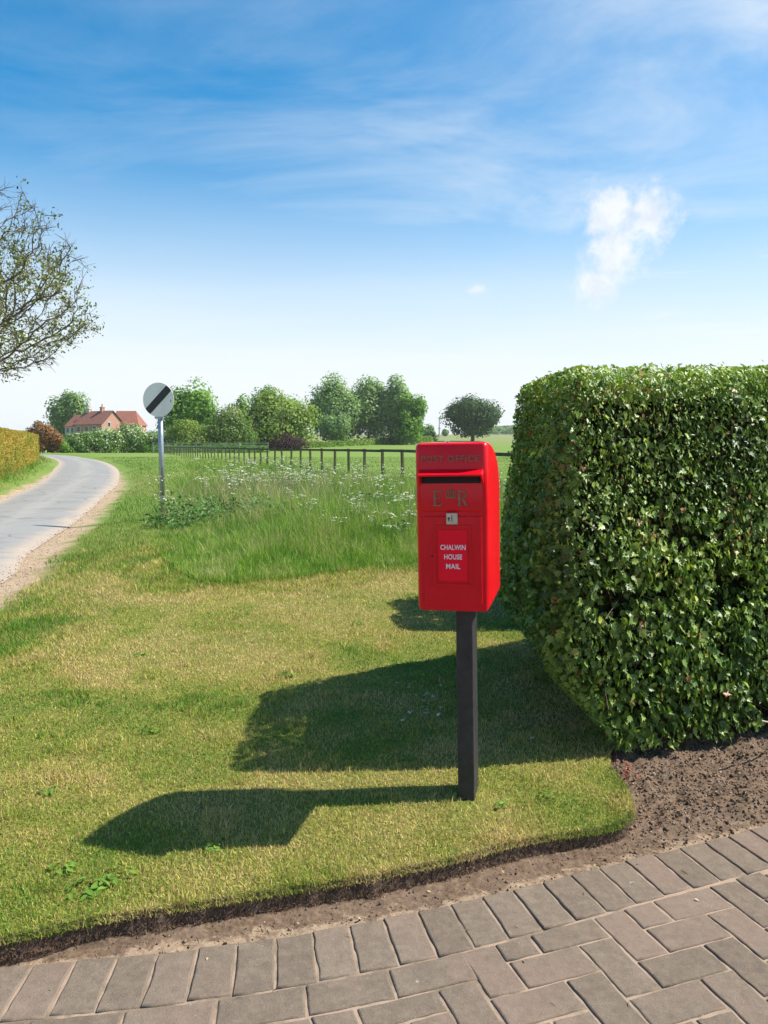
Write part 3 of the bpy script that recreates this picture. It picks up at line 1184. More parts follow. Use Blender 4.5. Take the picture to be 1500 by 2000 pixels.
def verge_grass():
    # both sides of the lane further off, plus pasture just beyond the fence
    N = 190000
    lo, hi = 9.0, 70.0
    y = lo * (hi / lo) ** RS.rand(N)
    x = RS.uniform(-0.62, 0.45, N) * y
    P = np.column_stack([x, y])
    sr = lane_sd(P)
    dm, _ = seg_dist(P, MEADOW_NEAR)
    edge = sr - 0.22 - 0.6 * fbm(x * 0.9, y * 0.9, 78, 3)
    keep = (edge > 0) & ~(inside_poly(P, MEADOW_POLY) & (dm > 0.3)) & ~in_hedge(P)
    P, sr = P[keep], sr[keep]
    x, y = P.T
    n = len(P)
    fence = x > 8.4 - 0.3753 * y
    t = (fbm(x * 0.35, y * 0.25, 61, 4) - 0.5) * 2.2 + 0.42 + RS.normal(0, 0.14, n) + 0.35 * (1 - sstep(sr, 0.2, 1.0))
    col = pick(t, [(0.105, 0.215, 0.022), (0.150, 0.265, 0.030), (0.215, 0.285, 0.050), (0.33, 0.32, 0.11)])
    col *= RS.uniform(0.8, 1.2, (n, 1))
    h = RS.uniform(0.03, 0.085, n) * (1 + 0.012 * y) * np.where(fence, 0.7, 1)
    # long growth under the roadside hedge
    lh = (lane_sd(P) > 0.9) & (x < -0.41 * y - 1.5)
    h = np.where(lh, h * RS.uniform(1.5, 4.5, n), h)
    w = 0.0055 * (0.3 + 0.075 * y) * RS.uniform(0.7, 1.3, n)
    z = ground_z(P, np.full(n, 5.0), sr) - 0.005
    blades("verge_grass", P, z, h, w, col, 0.6, 2, "bright green verge and pasture grass beside the lane and beyond the fence", "grass")


verge_grass()


def meadow():
    N = 330000
    lo, hi = 6.9, 52.0
    y = lo * (hi / lo) ** (RS.rand(N) ** 1.25)
    x = RS.uniform(-0.30, 0.50, N) * y + RS.normal(0, 0.1, N)
    P = np.column_stack([x, y])
    keep = inside_poly(P, MEADOW_POLY)
    P = P[keep]
    x, y = P.T
    dm, _ = seg_dist(P, MEADOW_NEAR)
    n = len(P)
    clump = fbm(x * 0.8, y * 0.8, 41, 3)
    fine = fbm(x * 3, y * 3, 43, 2)
    ramp = sstep(dm, 0.0, 2.1)
    hh = (0.09 + 0.42 * ramp) * (0.55 + 0.9 * clump)
    hh *= 1 - 0.25 * sstep(y, 16, 26)
    h = hh * RS.uniform(0.55, 1.25, n)
    t = (clump - 0.5) * 1.4 + (fine - 0.5) * 1.4 + 0.40 + RS.normal(0, 0.27, n)
    col = pick(t, [(0.090, 0.220, 0.018), (0.155, 0.320, 0.026), (0.240, 0.390, 0.038), (0.29, 0.41, 0.070), (0.42, 0.43, 0.15)])
    # dried seed heads among the growth behind the road sign
    straw = (RS.rand(n) < 0.17 * np.exp(-((x + 2.4) / 1.6) ** 2 - ((y - 14.5) / 3.5) ** 2)) | (RS.rand(n) < 0.015)
    col[straw] = np.array([0.42, 0.36, 0.20]) * RS.uniform(0.7, 1.2, (straw.sum(), 1))
    h[straw] *= 1.35
    w = 0.0060 * (0.45 + 0.055 * y) * RS.uniform(0.6, 1.5, n)
    z = ground_z(P, np.full(n, 5.0)) - 0.01
    blades("meadow_grass", P, z, h, w, col, 0.42, 3, "tall uncut green grass in the strip between lawn and paddock fence", "grass")
    # broad-leaved weeds (docks, nettles) in dark clumps at the front of the strip
    spots = [(-3.05, 11.9, 0.75, 0.52), (-2.65, 11.2, 0.6, 0.42), (-1.75, 11.3, 0.75, 0.50), (-1.2, 11.0, 0.6, 0.42), (-2.2, 12.2, 0.7, 0.5),
             (0.2, 9.6, 0.5, 0.34), (1.0, 9.9, 0.5, 0.36), (-0.4, 12.5, 0.6, 0.48), (2.2, 19.0, 1.2, 0.55), (0.9, 19.0, 0.8, 0.5), (-0.6, 22, 1.0, 0.5),
             (3.6, 15.0, 0.9, 0.6), (-4.0, 30.5, 1.2, 0.5), (-2.0, 26, 1.0, 0.5), (1.6, 18.2, 0.6, 0.45)]
    A = []
    for cx, cy, r, hgt in spots:
        k = int(620 * r * r / 0.4)
        q = RS.normal(size=(k, 3))
        q /= np.linalg.norm(q, axis=1, keepdims=True)
        q *= RS.uniform(0.25, 1.0, (k, 1)) ** 0.5
        p = np.column_stack([cx + q[:, 0] * r, cy + q[:, 1] * r * 0.7, np.abs(q[:, 2]) * hgt])
        A.append(p)
    A = np.concatenate(A)
    A[:, 2] *= 0.75 + 0.5 * fbm(A[:, 0] * 3, A[:, 1] * 3, 91, 2)
    nr = RS.normal(size=A.shape) * 0.6 + np.array([0.15, -0.35, 0.75])
    tv = np.array([(0, -1, 0), (0.38, -0.2, 0.08), (0, 1, -0.12), (-0.38, -0.2, 0.08)], float)
    tf = np.array([(0, 1, 2), (0, 2, 3)])
    sc = RS.uniform(0.02, 0.048, len(A))
    V, F = scatter(tv, tf, A, frames(nr, RS.uniform(0, 6.28, len(A))), sc)
    m = leaf_mat("weed_leaf", [(0.0, (0.045, 0.120, 0.022)), (0.6, (0.075, 0.18, 0.034)), (1.0, (0.13, 0.25, 0.055))], 0.5, 0.25)
    o = link_mesh("broadleaf_weeds", np_mesh("broadleaf_weeds", V, F, {'v': np.repeat(RS.rand(len(A)), 4)}), m)
    tag(o, "dark green docks and nettles at the foot of the tall grass", "weeds", kind='stuff')
    # cow parsley: stems with flat white flower heads
    def cl(cx, cy, sx, sy, k, z0, z1):
        return np.column_stack([RS.normal(cx, sx, k), RS.normal(cy, sy, k), RS.uniform(z0, z1, k)])
    C = np.concatenate([cl(-2.6, 14.2, 0.85, 1.6, 105, 0.60, 0.95), cl(-1.3, 15.0, 0.7, 2.0, 55, 0.55, 0.9), cl(0.55, 10.0, 0.42, 0.7, 42, 0.45, 0.72),
                        cl(0.1, 9.6, 0.5, 0.8, 22, 0.38, 0.62), cl(-0.5, 10.6, 0.5, 0.9, 14, 0.40, 0.66), cl(0.3, 12.4, 1.0, 1.2, 34, 0.5, 0.75),
                        cl(2.6, 12.6, 1.0, 1.6, 46, 0.5, 0.85), cl(1.8, 16.0, 1.0, 1.8, 26, 0.5, 0.75), cl(0.6, 19.2, 0.9, 0.8, 34, 0.45, 0.75),
                        cl(-1.6, 24.5, 1.1, 1.5, 42, 0.45, 0.8), cl(-4.0, 30.5, 1.3, 2.0, 50, 0.45, 0.8), cl(-7.5, 40, 1.3, 2.5, 40, 0.4, 0.8),
                        cl(-1.8, 11.4, 1.0, 0.7, 15, 0.35, 0.55), cl(1.5, 9.8, 0.7, 0.8, 26, 0.4, 0.7), cl(-0.8, 18, 1.4, 1.6, 22, 0.5, 0.75)])
    ok = inside_poly(C[:, :2], MEADOW_POLY) & (RS.rand(len(C)) < 0.47)
    C = C[ok]
    sv, sf, fv, ff, fa = [], [], [], [], []
    so, fo = 0, 0
    for cx, cy, ch in C:
        z0 = float(ground_z(np.array([[cx, cy]]), np.array([5.0]))[0])
        nh = RS.randint(4, 9)
        top = np.array([cx + RS.normal(0, 0.05), cy + RS.normal(0, 0.05), z0 + ch])
        root = np.array([cx, cy, z0])
        fork = root + (top - root) * 0.62
        segs = [(root, fork, 0.004)]
        big = 0.4 + 0.06 * cy
        for k in range(nh):
            a = RS.uniform(0, 6.28)
            hd = top + np.array([math.cos(a), math.sin(a), 0]) * RS.uniform(0.02, 0.17) + np.array([0, 0, RS.uniform(-0.13, 0.05)])
            segs.append((fork, hd, 0.0025))
            m_ = RS.randint(6, 11)
            rr = RS.uniform(0.022, 0.042)
            q = RS.normal(size=(m_, 2)) * 0.55
            pts = hd + np.column_stack([q * rr, -0.25 * rr * (q ** 2).sum(1) + RS.normal(0, 0.002, m_)])
            s_ = RS.uniform(0.005, 0.0085, m_) * min(1.7, 0.75 + 0.035 * cy)
            tilt = RS.normal(0, 0.35, (m_, 2))
            for p, s1, tl in zip(pts, s_, tilt):
                e1 = np.array([s1, 0, s1 * tl[0]])
                e2 = np.array([0, s1, s1 * tl[1]])
                fv += [p - e1 - e2, p + e1 - e2, p + e1 + e2, p - e1 + e2]
                ff.append((fo, fo + 1, fo + 2, fo + 3))
                fo += 4
                fa += [RS.rand()] * 4
        for p, q, r in segs:
            sd = np.array([r * big * 0.6, 0, 0])
            sv += [p - sd, p + sd, q + sd * 0.7, q - sd * 0.7]
            sf.append((so, so + 1, so + 2, so + 3))
            so += 4
    ob = bpy.data.objects.new("cow_parsley", np_mesh("cow_parsley_stems", np.array(sv), np.array(sf), {'v': np.full(len(sv), 0.5)}))
    ob.data.materials.append(leaf_mat("parsley_stem", [(0, (0.13, 0.21, 0.05)), (1, (0.16, 0.24, 0.06))], 0.6, 0.1))
    COL.objects.link(ob)
    tag(ob, "cow parsley with flat white flower heads scattered through the tall grass", "wildflowers", kind='stuff')
    fl = link_mesh("flower_heads", np_mesh("flower_heads", np.array(fv), np.array(ff), {'v': fa}),
                   leaf_mat("parsley_flower", [(0, (0.42, 0.45, 0.28)), (0.5, (0.60, 0.62, 0.46)), (1, (0.76, 0.76, 0.66))], 0.8, 0.3, 0.1, tint=(1, 1, 0.9)), ob)
    fl['kind'] = 'stuff'


meadow()



def shoulder_stuff():
    bm = bmesh.new()
    bmesh.ops.create_icosphere(bm, subdivisions=1, radius=1)
    bm.verts.ensure_lookup_table()
    tv = np.array([v.co[:] for v in bm.verts])
    tf = np.array([[v.index for v in f.verts] for f in bm.faces])
    bm.free()
    n = 60000
    y = 5.0 * (34 / 5.0) ** RS.rand(n)
    x = -RS.uniform(0.2, 0.68, n) * y
    P = np.column_stack([x, y])
    sr = lane_sd(P)
    k = (sr > -0.45) & (sr < 0.75) & (RS.rand(n) < np.exp(-((sr - 0.05) / 0.32) ** 2))
    P, sr = P[k], sr[k]
    n = len(P)
    z = np.where(sr < 0, LANE_Z + 0.016, ground_z(P, np.full(n, 5.0), sr))
    sz = np.exp(RS.normal(math.log(0.0042), 0.5, n)) * (0.6 + 0.03 * P[:, 1])
    sz = np.clip(sz, 0.0015, 0.012)
    V, F = scatter(tv, tf, np.column_stack([P, z + sz * 0.3]), frames(RS.normal(size=(n, 3)), RS.uniform(0, 6.28, n)), sz[:, None] * RS.uniform(0.55, 1.3, (n, 3)))
    mm, nt = new_mat("grit_stone")
    c = nt.ramp(nt.attr('v').outputs['Fac'], [(0.0, (0.10, 0.075, 0.055)), (0.4, (0.26, 0.20, 0.15)), (0.9, (0.38, 0.305, 0.235)), (1.0, (0.46, 0.40, 0.34))])
    b = nt.n('ShaderNodeBsdfPrincipled')
    nt.t.links.new(c, b.inputs['Base Color'])
    b.inputs['Roughness'].default_value = 0.9
    finish(nt, b.outputs[0])
    tag(link_mesh("loose_gravel", np_mesh("loose_gravel", V, F, {'v': np.repeat(RS.rand(n), len(tv))}), mm),
        "loose gravel washed along the worn edge of the lane", "gravel", kind='stuff')
    n = 42000
    y = 5.0 * (40 / 5.0) ** RS.rand(n)
    x = -RS.uniform(0.2, 0.68, n) * y
    P = np.column_stack([x, y])
    sr = lane_sd(P)
    pat = fbm(x * 2.2, y * 1.4, 88, 3)
    k = (sr > 0.03) & (sr < 1.5) & (RS.rand(n) < sstep(pat + 0.30 * (sr - 0.5), 0.40, 0.66))
    P, sr = P[k], sr[k]
    n = len(P)
    col = pick(RS.rand(n) * 1.1, [(0.16, 0.24, 0.04), (0.30, 0.27, 0.085), (0.46, 0.34, 0.17), (0.55, 0.42, 0.24)])
    blades("dry_verge_grass", P, ground_z(P, np.full(n, 5.0), sr) - 0.003, RS.uniform(0.02, 0.06, n), 0.004 * (0.4 + 0.07 * P[:, 1]), col, 0.9, 2,
           "thin dried grass straggling over the sandy edge of the lane", "grass")


shoulder_stuff()


# ------------------------------------------------------------------ post box
def postbox():
    red_m, nt = new_mat("red_gloss_paint")
    tc = nt.n('ShaderNodeTexCoord')
    n1 = nt.noise(9, 5, 0.6, tc.outputs['Object'])
    n2 = nt.noise(160, 3, 0.5, tc.outputs['Object'])
    c = nt.ramp(n1, [(0.3, (0.66, 0.003, 0.010)), (0.7, (0.76, 0.005, 0.016))])
    mpp = nt.n('ShaderNodeMapping')
    mpp.inputs['Scale'].default_value = (40, 40, 2.5)
    nt.t.links.new(tc.outputs['Object'], mpp.inputs[0])
    run = nt.noise(1.0, 5, 0.65, mpp.outputs[0])
    c = nt.mix(nt.math('MULTIPLY', nt.sm(run, 0.56, 0.74), 0.30), c, (0.40, 0.012, 0.016))
    chip = nt.sm(nt.noise(75, 3, 0.6, tc.outputs['Object']), 0.735, 0.755)
    c = nt.mix(nt.math('MULTIPLY', chip, 0.7), c, (0.22, 0.03, 0.025))
    b = nt.n('ShaderNodeBsdfPrincipled')
    nt.t.links.new(c, b.inputs['Base Color'])
    nt.t.links.new(nt.math('ADD', 0.24, nt.math('MULTIPLY', n1, 0.16)), b.inputs['Roughness'])
    b.inputs['Specular IOR Level'].default_value = 0.22
    b.inputs['Coat Weight'].default_value = 0.18
    b.inputs['Coat Roughness'].default_value = 0.10
    bp = nt.n('ShaderNodeBump')
    bp.inputs['Strength'].default_value = 0.10
    bp.inputs['Distance'].default_value = 0.002
    nt.t.links.new(nt.math('ADD', n1, nt.math('MULTIPLY', n2, 0.25)), bp.inputs['Height'])
    nt.t.links.new(bp.outputs[0], b.inputs['Normal'])
    finish(nt, b.outputs[0])
    plate_m = simple_mat("notice_red_painted_sheen", (0.97, 0.010, 0.028), 0.5, 0, 0.06, 8, 0.12)  # base red raised to stand in for brightness from the plate's tilt and gloss
    white_m = simple_mat("white_lettering", (0.82, 0.80, 0.80), 0.5, 0, 0.05, 30)
    gold_m = simple_mat("worn_bronze_paint", (0.20, 0.085, 0.040), 0.5, 0.2, 0.4, 160, 0.4, 0, 0, (0.38, 0.24, 0.13))
    dark_m = simple_mat("slot_dark", (0.012, 0.010, 0.010), 0.8, 0, 0.2, 20)
    lock_m = simple_mat("lock_steel", (0.50, 0.48, 0.38), 0.35, 0.7, 0.2, 60)
    post_m = simple_mat("post_dark_paint", (0.030, 0.029, 0.030), 0.55, 0, 0.35, 30, 0.4, 0.3)

    W, Z0, Z1 = 0.236, 0.758, 1.306
    YF, YB = -0.315, 0.070
    root = empty("postbox", (0.316, 2.765, -0.004), (0, R(-1.2), R(-14)))
    tag(root, "red wall-type post box mounted on a dark square post at the lawn edge", "post box")
    # post
    bm = bmesh.new()
    bm_box(bm, (0, 0, 0.385), (0.060, 0.125, 0.83))
    bm_obj("post", bm, post_m, root, 0.004, 2)
    # body shell: side profile swept across the width
    prof = [(YF + 0.006, Z0), (YF + 0.006, 1.082), (YF, 1.090), (YF, Z1 - 0.016), (YF + 0.004, Z1 - 0.006), (YF + 0.014, Z1)]
    a_, b_ = YB - (YF + 0.05), 0.165
    prof.append((YF + 0.05, Z1))
    for k in range(1, 15):
        t = k / 14 * PI / 2
        prof.append((YF + 0.05 + a_ * math.sin(t), Z1 - b_ + b_ * math.cos(t)))
    prof += [(YB, Z0 + 0.012), (YB - 0.012, Z0)]
    bm = bmesh.new()
    rr = 0.018
    # rounded outline across the width: stack profile copies, inset towards the centre near both ends
    c = Vector((0, (YF + YB) / 2, (Z0 + Z1) / 2))
    sections = []
    K = 6
    for k in range(K + 1):
        t = k / K * PI / 2
        sections.append((-W / 2 + rr * (1 - math.sin(t)), rr * (1 - math.cos(t))))
    sections = [(x, d) for x, d in sections]
    left = [(x, d) for x, d in sections]
    # left list goes from x=-W/2+rr (d=0) to x=-W/2 (d=rr); order from outside in
    left = left[::-1]
    seq = left + [(-x, d) for x, d in left[::-1]]
    pp = [np.array(p) for p in prof]
    if poly_area(pp) < 0:
        pp_o = pp[::-1]
    else:
        pp_o = pp
    rings = []
    for x, d in seq:
        q = inset(pp_o, d) if d > 1e-6 else pp_o
        rings.append([bm.verts.new((x, p[0], p[1])) for p in q])
    n = len(pp_o)
    for r0, r1 in zip(rings[:-1], rings[1:]):
        for i in range(n):
            f = bm.faces.new((r0[i], r0[(i + 1) % n], r1[(i + 1) % n], r1[i]))
    bm.faces.new(rings[0][::-1])
    bm.faces.new(rings[-1])
    body = bm_obj("body", bm, red_m, root)
    for p in body.data.polygons:
        p.use_smooth = True
    try:
        body.data.set_sharp_from_angle(angle=R(35))
    except Exception:
        pass
    yf = YF
    # hood over the slot: sloping top with side cheeks
    bm = bmesh.new()
    hw, t = 0.103, 0.007
    zt, zl, yo = 1.222, 1.2035, yf - 0.034
    def prism(pts, x0, x1):
        v0 = [bm.verts.new((x0, p[0], p[1])) for p in pts]
        v1 = [bm.verts.new((x1, p[0], p[1])) for p in pts]
        m = len(pts)
        for i in range(m):
            bm.faces.new((v0[i], v0[(i + 1) % m], v1[(i + 1) % m], v1[i]))
        bm.faces.new(v0[::-1])
        bm.faces.new(v1)
    prism([(yf + 0.004, zt), (yo, zl), (yo, zl - 0.006), (yf + 0.004, zt - 0.016)], -hw, hw)
    for s in (-1, 1):
        xa, xb = (s * hw, s * (hw - 0.006))
        prism([(yf + 0.004, zt - 0.004), (yo + 0.001, zl - 0.003), (yo + 0.006, zl - 0.012), (yf + 0.004, 1.168)], min(xa, xb) + 0.0007 * s, max(xa, xb) + 0.0007 * s)
    bm_obj("hood", bm, red_m, root, 0.0015, 2)
    # posting slot
    bm = bmesh.new()
    bm_box(bm, (0, yf + 0.002, 1.187), (0.192, 0.010, 0.026))
    bm_obj("slot", bm, dark_m, root, 0.006, 3)
    # door with raised panel border
    yd = yf + 0.006
    bm = bmesh.new()
    bm_box(bm, (0.002, yd - 0.0005, 0.925), (0.190, 0.008, 0.286))
    door = bm_obj("door", bm, red_m, root, 0.003, 2)
    bm = bmesh.new()
    x0, x1, z0, z1 = -0.056, 0.060, 0.846, 1.036
    for (cx, cz, sx, sz) in (((x0 + x1) / 2, z0, x1 - x0 + 0.008, 0.008), ((x0 + x1) / 2, z1, x1 - x0 + 0.008, 0.008)):
        bm_box(bm, (cx, yd - 0.0055, cz), (sx, 0.005, sz))
    for cx in (x0, x1):
        bm_box(bm, (cx, yd - 0.0055, (z0 + z1) / 2), (0.008, 0.0046, z1 - z0 - 0.008))
    bm_obj("notice_frame", bm, red_m, door, 0.0015, 2)
    bm = bmesh.new()
    bm_box(bm, (0.002, yd - 0.0065, 0.9415), (0.094, 0.004, 0.166))
    plate = bm_obj("notice_plate", bm, plate_m, root, 0.001, 2)
    plate['label'] = "red notice plate, its gloss painted as a brighter red, with white lettering"
    yt = yd - 0.0092
    for s, w, cz in (("CHALWIN", 0.082, 0.968), ("HOUSE", 0.058, 0.937), ("MAIL", 0.046, 0.906)):
        text_mesh("lettering", s, w, 0.0165, 0.0016, 0.0035, cz, yt, white_m, plate, 1.05, 0.012)
    # lock plate with keyhole
    bm = bmesh.new()
    bm_box(bm, (0.001, yd - 0.0055, 1.0605), (0.037, 0.006, 0.037))
    lk = bm_obj("lock_plate", bm, lock_m, root, 0.0015, 2)
    bm = bmesh.new()
    bm_tube(bm, (-0.009, yd - 0.008, 1.062), (-0.009, yd - 0.0097, 1.062), 0.0035, None, 14)
    bm_box(bm, (-0.009, yd - 0.0089, 1.058), (0.0028, 0.0012, 0.010))
    bm_box(bm, (0.0005, yd - 0.0089, 1.062), (0.0016, 0.0012, 0.022))
    bm_obj("keyhole", bm, dark_m, lk)
    bm = bmesh.new()
    bm_tube(bm, (-0.066, yd - 0.004, 0.938), (-0.066, yd - 0.0055, 0.938), 0.0036, None, 12)
    bm_obj("screw_hole", bm, dark_m, door)
    # raised lettering
    text_mesh("lettering", "POST OFFICE", 0.186, 0.0205, 0.004, -0.003, 1.2535, yf - 0.0015, gold_m, root, 1.12, 0.006)
    # royal cypher: E, crown, R (serifed letters built from bars)
    bm = bmesh.new()
    yc = yf - 0.0015
    def bar(xa, za, xb, zb, w):
        d = Vector((xb - xa, 0, zb - za))
        rot = Euler((0, -math.atan2(d.z, d.x), 0))
        bm_box(bm, ((xa + xb) / 2, yc + random.uniform(-0.0003, 0.0003), (za + zb) / 2), (d.length, 0.004, w), rot)
    ex, z0, z1 = -0.054, 1.104, 1.150
    bar(ex, z0 - 0.001, ex, z1 + 0.001, 0.0065)
    bar(ex - 0.006, z1, ex + 0.022, z1, 0.0042)
    bar(ex - 0.006, z0, ex + 0.023, z0, 0.0042)
    bar(ex, 1.128, ex + 0.016, 1.128, 0.0042)
    bar(ex + 0.0215, z1 + 0.001, ex + 0.0215, z1 - 0.008, 0.003)
    bar(ex + 0.0225, z0 - 0.001, ex + 0.0225, z0 + 0.009, 0.003)
    bar(ex + 0.0155, 1.124, ex + 0.0155, 1.132, 0.003)
    bm_obj("cypher_letter", bm, gold_m, root, 0.0006, 1)
    bm = bmesh.new()
    rx = 0.026
    bar(rx, z0 - 0.001, rx, z1 + 0.001, 0.0065)
    bar(rx - 0.006, z0, rx + 0.006, z0, 0.0036)
    bar(rx - 0.006, z1, rx + 0.012, z1, 0.0042)
    pr = [(rx + 0.010 + 0.0115 * math.sin(t), 1.1385 + 0.0115 * math.cos(t)) for t in np.linspace(0, PI, 8)]
    for p, q in zip(pr[:-1], pr[1:]):
        bar(p[0], p[1], q[0], q[1], 0.0048)
    bar(rx, 1.127, rx + 0.011, 1.127, 0.0042)
    bar(rx + 0.008, 1.127, rx + 0.0225, z0, 0.0058)
    bar(rx + 0.018, z0, rx + 0.0275, z0, 0.0036)
    bm_obj("cypher_letter", bm, gold_m, root, 0.0006, 1)
    # crown
    bm = bmesh.new()
    bm_box(bm, (-0.001, yc, 1.130), (0.032, 0.004, 0.0055))
    for k in range(5):
        x = -0.001 + (k - 2) * 0.0075
        bm_tube(bm, (x, yc + 0.002, 1.1352), (x, yc - 0.0022, 1.1352), 0.0021, None, 8)
    for s in (-1, 1):
        for r_ in (0.0165, 0.008):
            pts = [(-0.001 + s * r_ * math.cos(t) if r_ > 0.01 else -0.001 + s * r_ * math.cos(t), 1.133 + 0.019 * math.sin(t) ** 0.8) for t in np.linspace(0, PI / 2, 6)]
            for p, q in zip(pts[:-1], pts[1:]):
                bar(p[0], p[1], q[0], q[1], 0.0028)
    bar(-0.001, 1.133, -0.001, 1.152, 0.0025)
    bm_tube(bm, (-0.001, yc + 0.002, 1.1545), (-0.001, yc - 0.0024, 1.1545), 0.0028, None, 10)
    bar(-0.001, 1.156, -0.001, 1.163, 0.0024)
    bar(-0.004, 1.1602, 0.002, 1.1602, 0.0022)
    bm_obj("crown_emblem", bm, gold_m, root, 0.0005, 1)


postbox()


# ------------------------------------------------------------------ road sign
def road_sign():
    Y = 13.2
    gal = simple_mat("galvanised_steel", (0.33, 0.37, 0.40), 0.42, 0.75, 0.18, 9, 0.5)
    face = simple_mat("sign_face_white", (0.84, 0.82, 0.76), 0.45, 0, 0.09, 3.5)
    blk = simple_mat("sign_band_black", (0.020, 0.020, 0.022), 0.45, 0, 0.35, 14)
    x, zc, r = -3.84, 1.3 + (865 - 778.5) / 1500 * Y, 0.290
    root = empty("road_sign", (x, Y, -0.03))
    root.rotation_euler = (0, 0, R(-13))
    tag(root, "round white road sign with a black diagonal band on a grey steel pole", "road sign")
    bm = bmesh.new()
    bm_tube(bm, (0, 0.045, -0.1), (0, 0.045, zc + 0.24), 0.043, None, 24)
    bm_obj("pole", bm, gal, root, smooth=False)
    for p in root.children[0].data.polygons:
        p.use_smooth = abs(p.normal.z) < 0.5
    bm = bmesh.new()
    bm_tube(bm, (0, 0.045, 0.36), (0, 0.045, 0.42), 0.0475, None, 24)
    bm_obj("pole_collar", bm, gal, root)
    bm = bmesh.new()
    bm_tube(bm, (0, -0.002, zc), (0, -0.008, zc), r, None, 72)
    disc = bm_obj("sign_disc", bm, face, root, 0.0015, 2)
    # band cut to the disc's outline
    bm = bmesh.new()
    wb = 0.063
    pts = []
    a0 = math.asin(wb / (r - 0.004))
    rr = r - 0.004
    for t in np.linspace(-a0, a0, 8):
        pts.append((rr * math.cos(t), rr * math.sin(t)))
    for t in np.linspace(PI - a0, PI + a0, 8):
        pts.append((rr * math.cos(t), rr * math.sin(t)))
    th = R(44)
    pts = [(p[0] * math.cos(th) - p[1] * math.sin(th), p[0] * math.sin(th) + p[1] * math.cos(th)) for p in pts]
    v0 = [bm.verts.new((p[0], -0.0085, zc + p[1])) for p in pts]
    v1 = [bm.verts.new((p[0], -0.0110, zc + p[1])) for p in pts]
    m = len(pts)
    bm.faces.new(v0)
    bm.faces.new(v1[::-1])
    for i in range(m):
        bm.faces.new((v0[i], v0[(i + 1) % m], v1[(i + 1) % m], v1[i]))
    bm_obj("diagonal_band", bm, blk, disc)
    for dz in (-0.17, 0.17):
        bm = bmesh.new()
        bm_box(bm, (0, 0.004, zc + dz), (0.34, 0.011, 0.035))
        bm_obj("mounting_rail", bm, gal, root)
    bm = bmesh.new()
    bm_box(bm, (0, 0.016, zc - r - 0.012), (0.16, 0.05, 0.035))
    for s in (-1, 1):
        bm_tube(bm, (s * 0.062, -0.012, zc - r - 0.012), (s * 0.062, 0.05, zc - r - 0.012), 0.009, None, 10)
    bm_obj("pole_clip", bm, gal, root, 0.003, 2)
    bm = bmesh.new()
    bm_tube(bm, (r * 0.80, -0.0085, zc - 0.01), (r * 0.80, -0.0105, zc - 0.01), 0.008, None, 8)
    bm_box(bm, (r * 0.80, -0.0095, zc - 0.03), (0.010, 0.002, 0.035))
    bm_obj("scuff_mark", bm, blk, disc)


road_sign()

# ------------------------------------------------------------------ near hedge
IVY_V = np.array([(0, -0.55, 0.0), (0.30, -0.50, 0.05), (0.62, -0.12, 0.10), (0.33, 0.05, 0.06), (0.42, 0.42, 0.08), (0.15, 0.30, 0.03),
                  (0.0, 0.85, -0.10), (-0.15, 0.30, 0.03), (-0.42, 0.42, 0.08), (-0.33, 0.05, 0.06), (-0.62, -0.12, 0.10), (-0.30, -0.50, 0.05),
                  (0, 0, -0.06)], float)
IVY_F = np.array([(12, i, (i + 1) % 12) for i in range(12)])
LEAF_V = np.array([(0, -0.7, 0), (0.30, -0.3, 0.09), (0.34, 0.15, 0.10), (0, 0.8, -0.12), (-0.34, 0.15, 0.10), (-0.30, -0.3, 0.09), (0, 0, -0.03)], float)
LEAF_F = np.array([(6, i, (i + 1) % 6) for i in range(6)])


def hedge_points(n, U, V_, H, r, pw):
    """random points on a rounded box [0,U]x[0,V]x[0,H]; returns local point and local normal. pw = face weights front,end,back,top"""
    f = RS.choice(4, n, p=np.array(pw) / sum(pw))
    u, v, w = RS.rand(n) * U, RS.rand(n) * V_, RS.rand(n) * H
    p = np.column_stack([u, v, w])
    p[f == 0, 1] = 0
    p[f == 1, 0] = 0
    p[f == 2, 1] = V_
    p[f == 3, 2] = H
    lo = np.array([r, r, -9])
    hi = np.array([U + 9, V_ - r, H - r])
    q = np.clip(p, lo, hi)
    d = p - q
    l = np.linalg.norm(d, axis=1, keepdims=True)
    nrm = d / np.maximum(l, 1e-6)
    return q + nrm * r, nrm


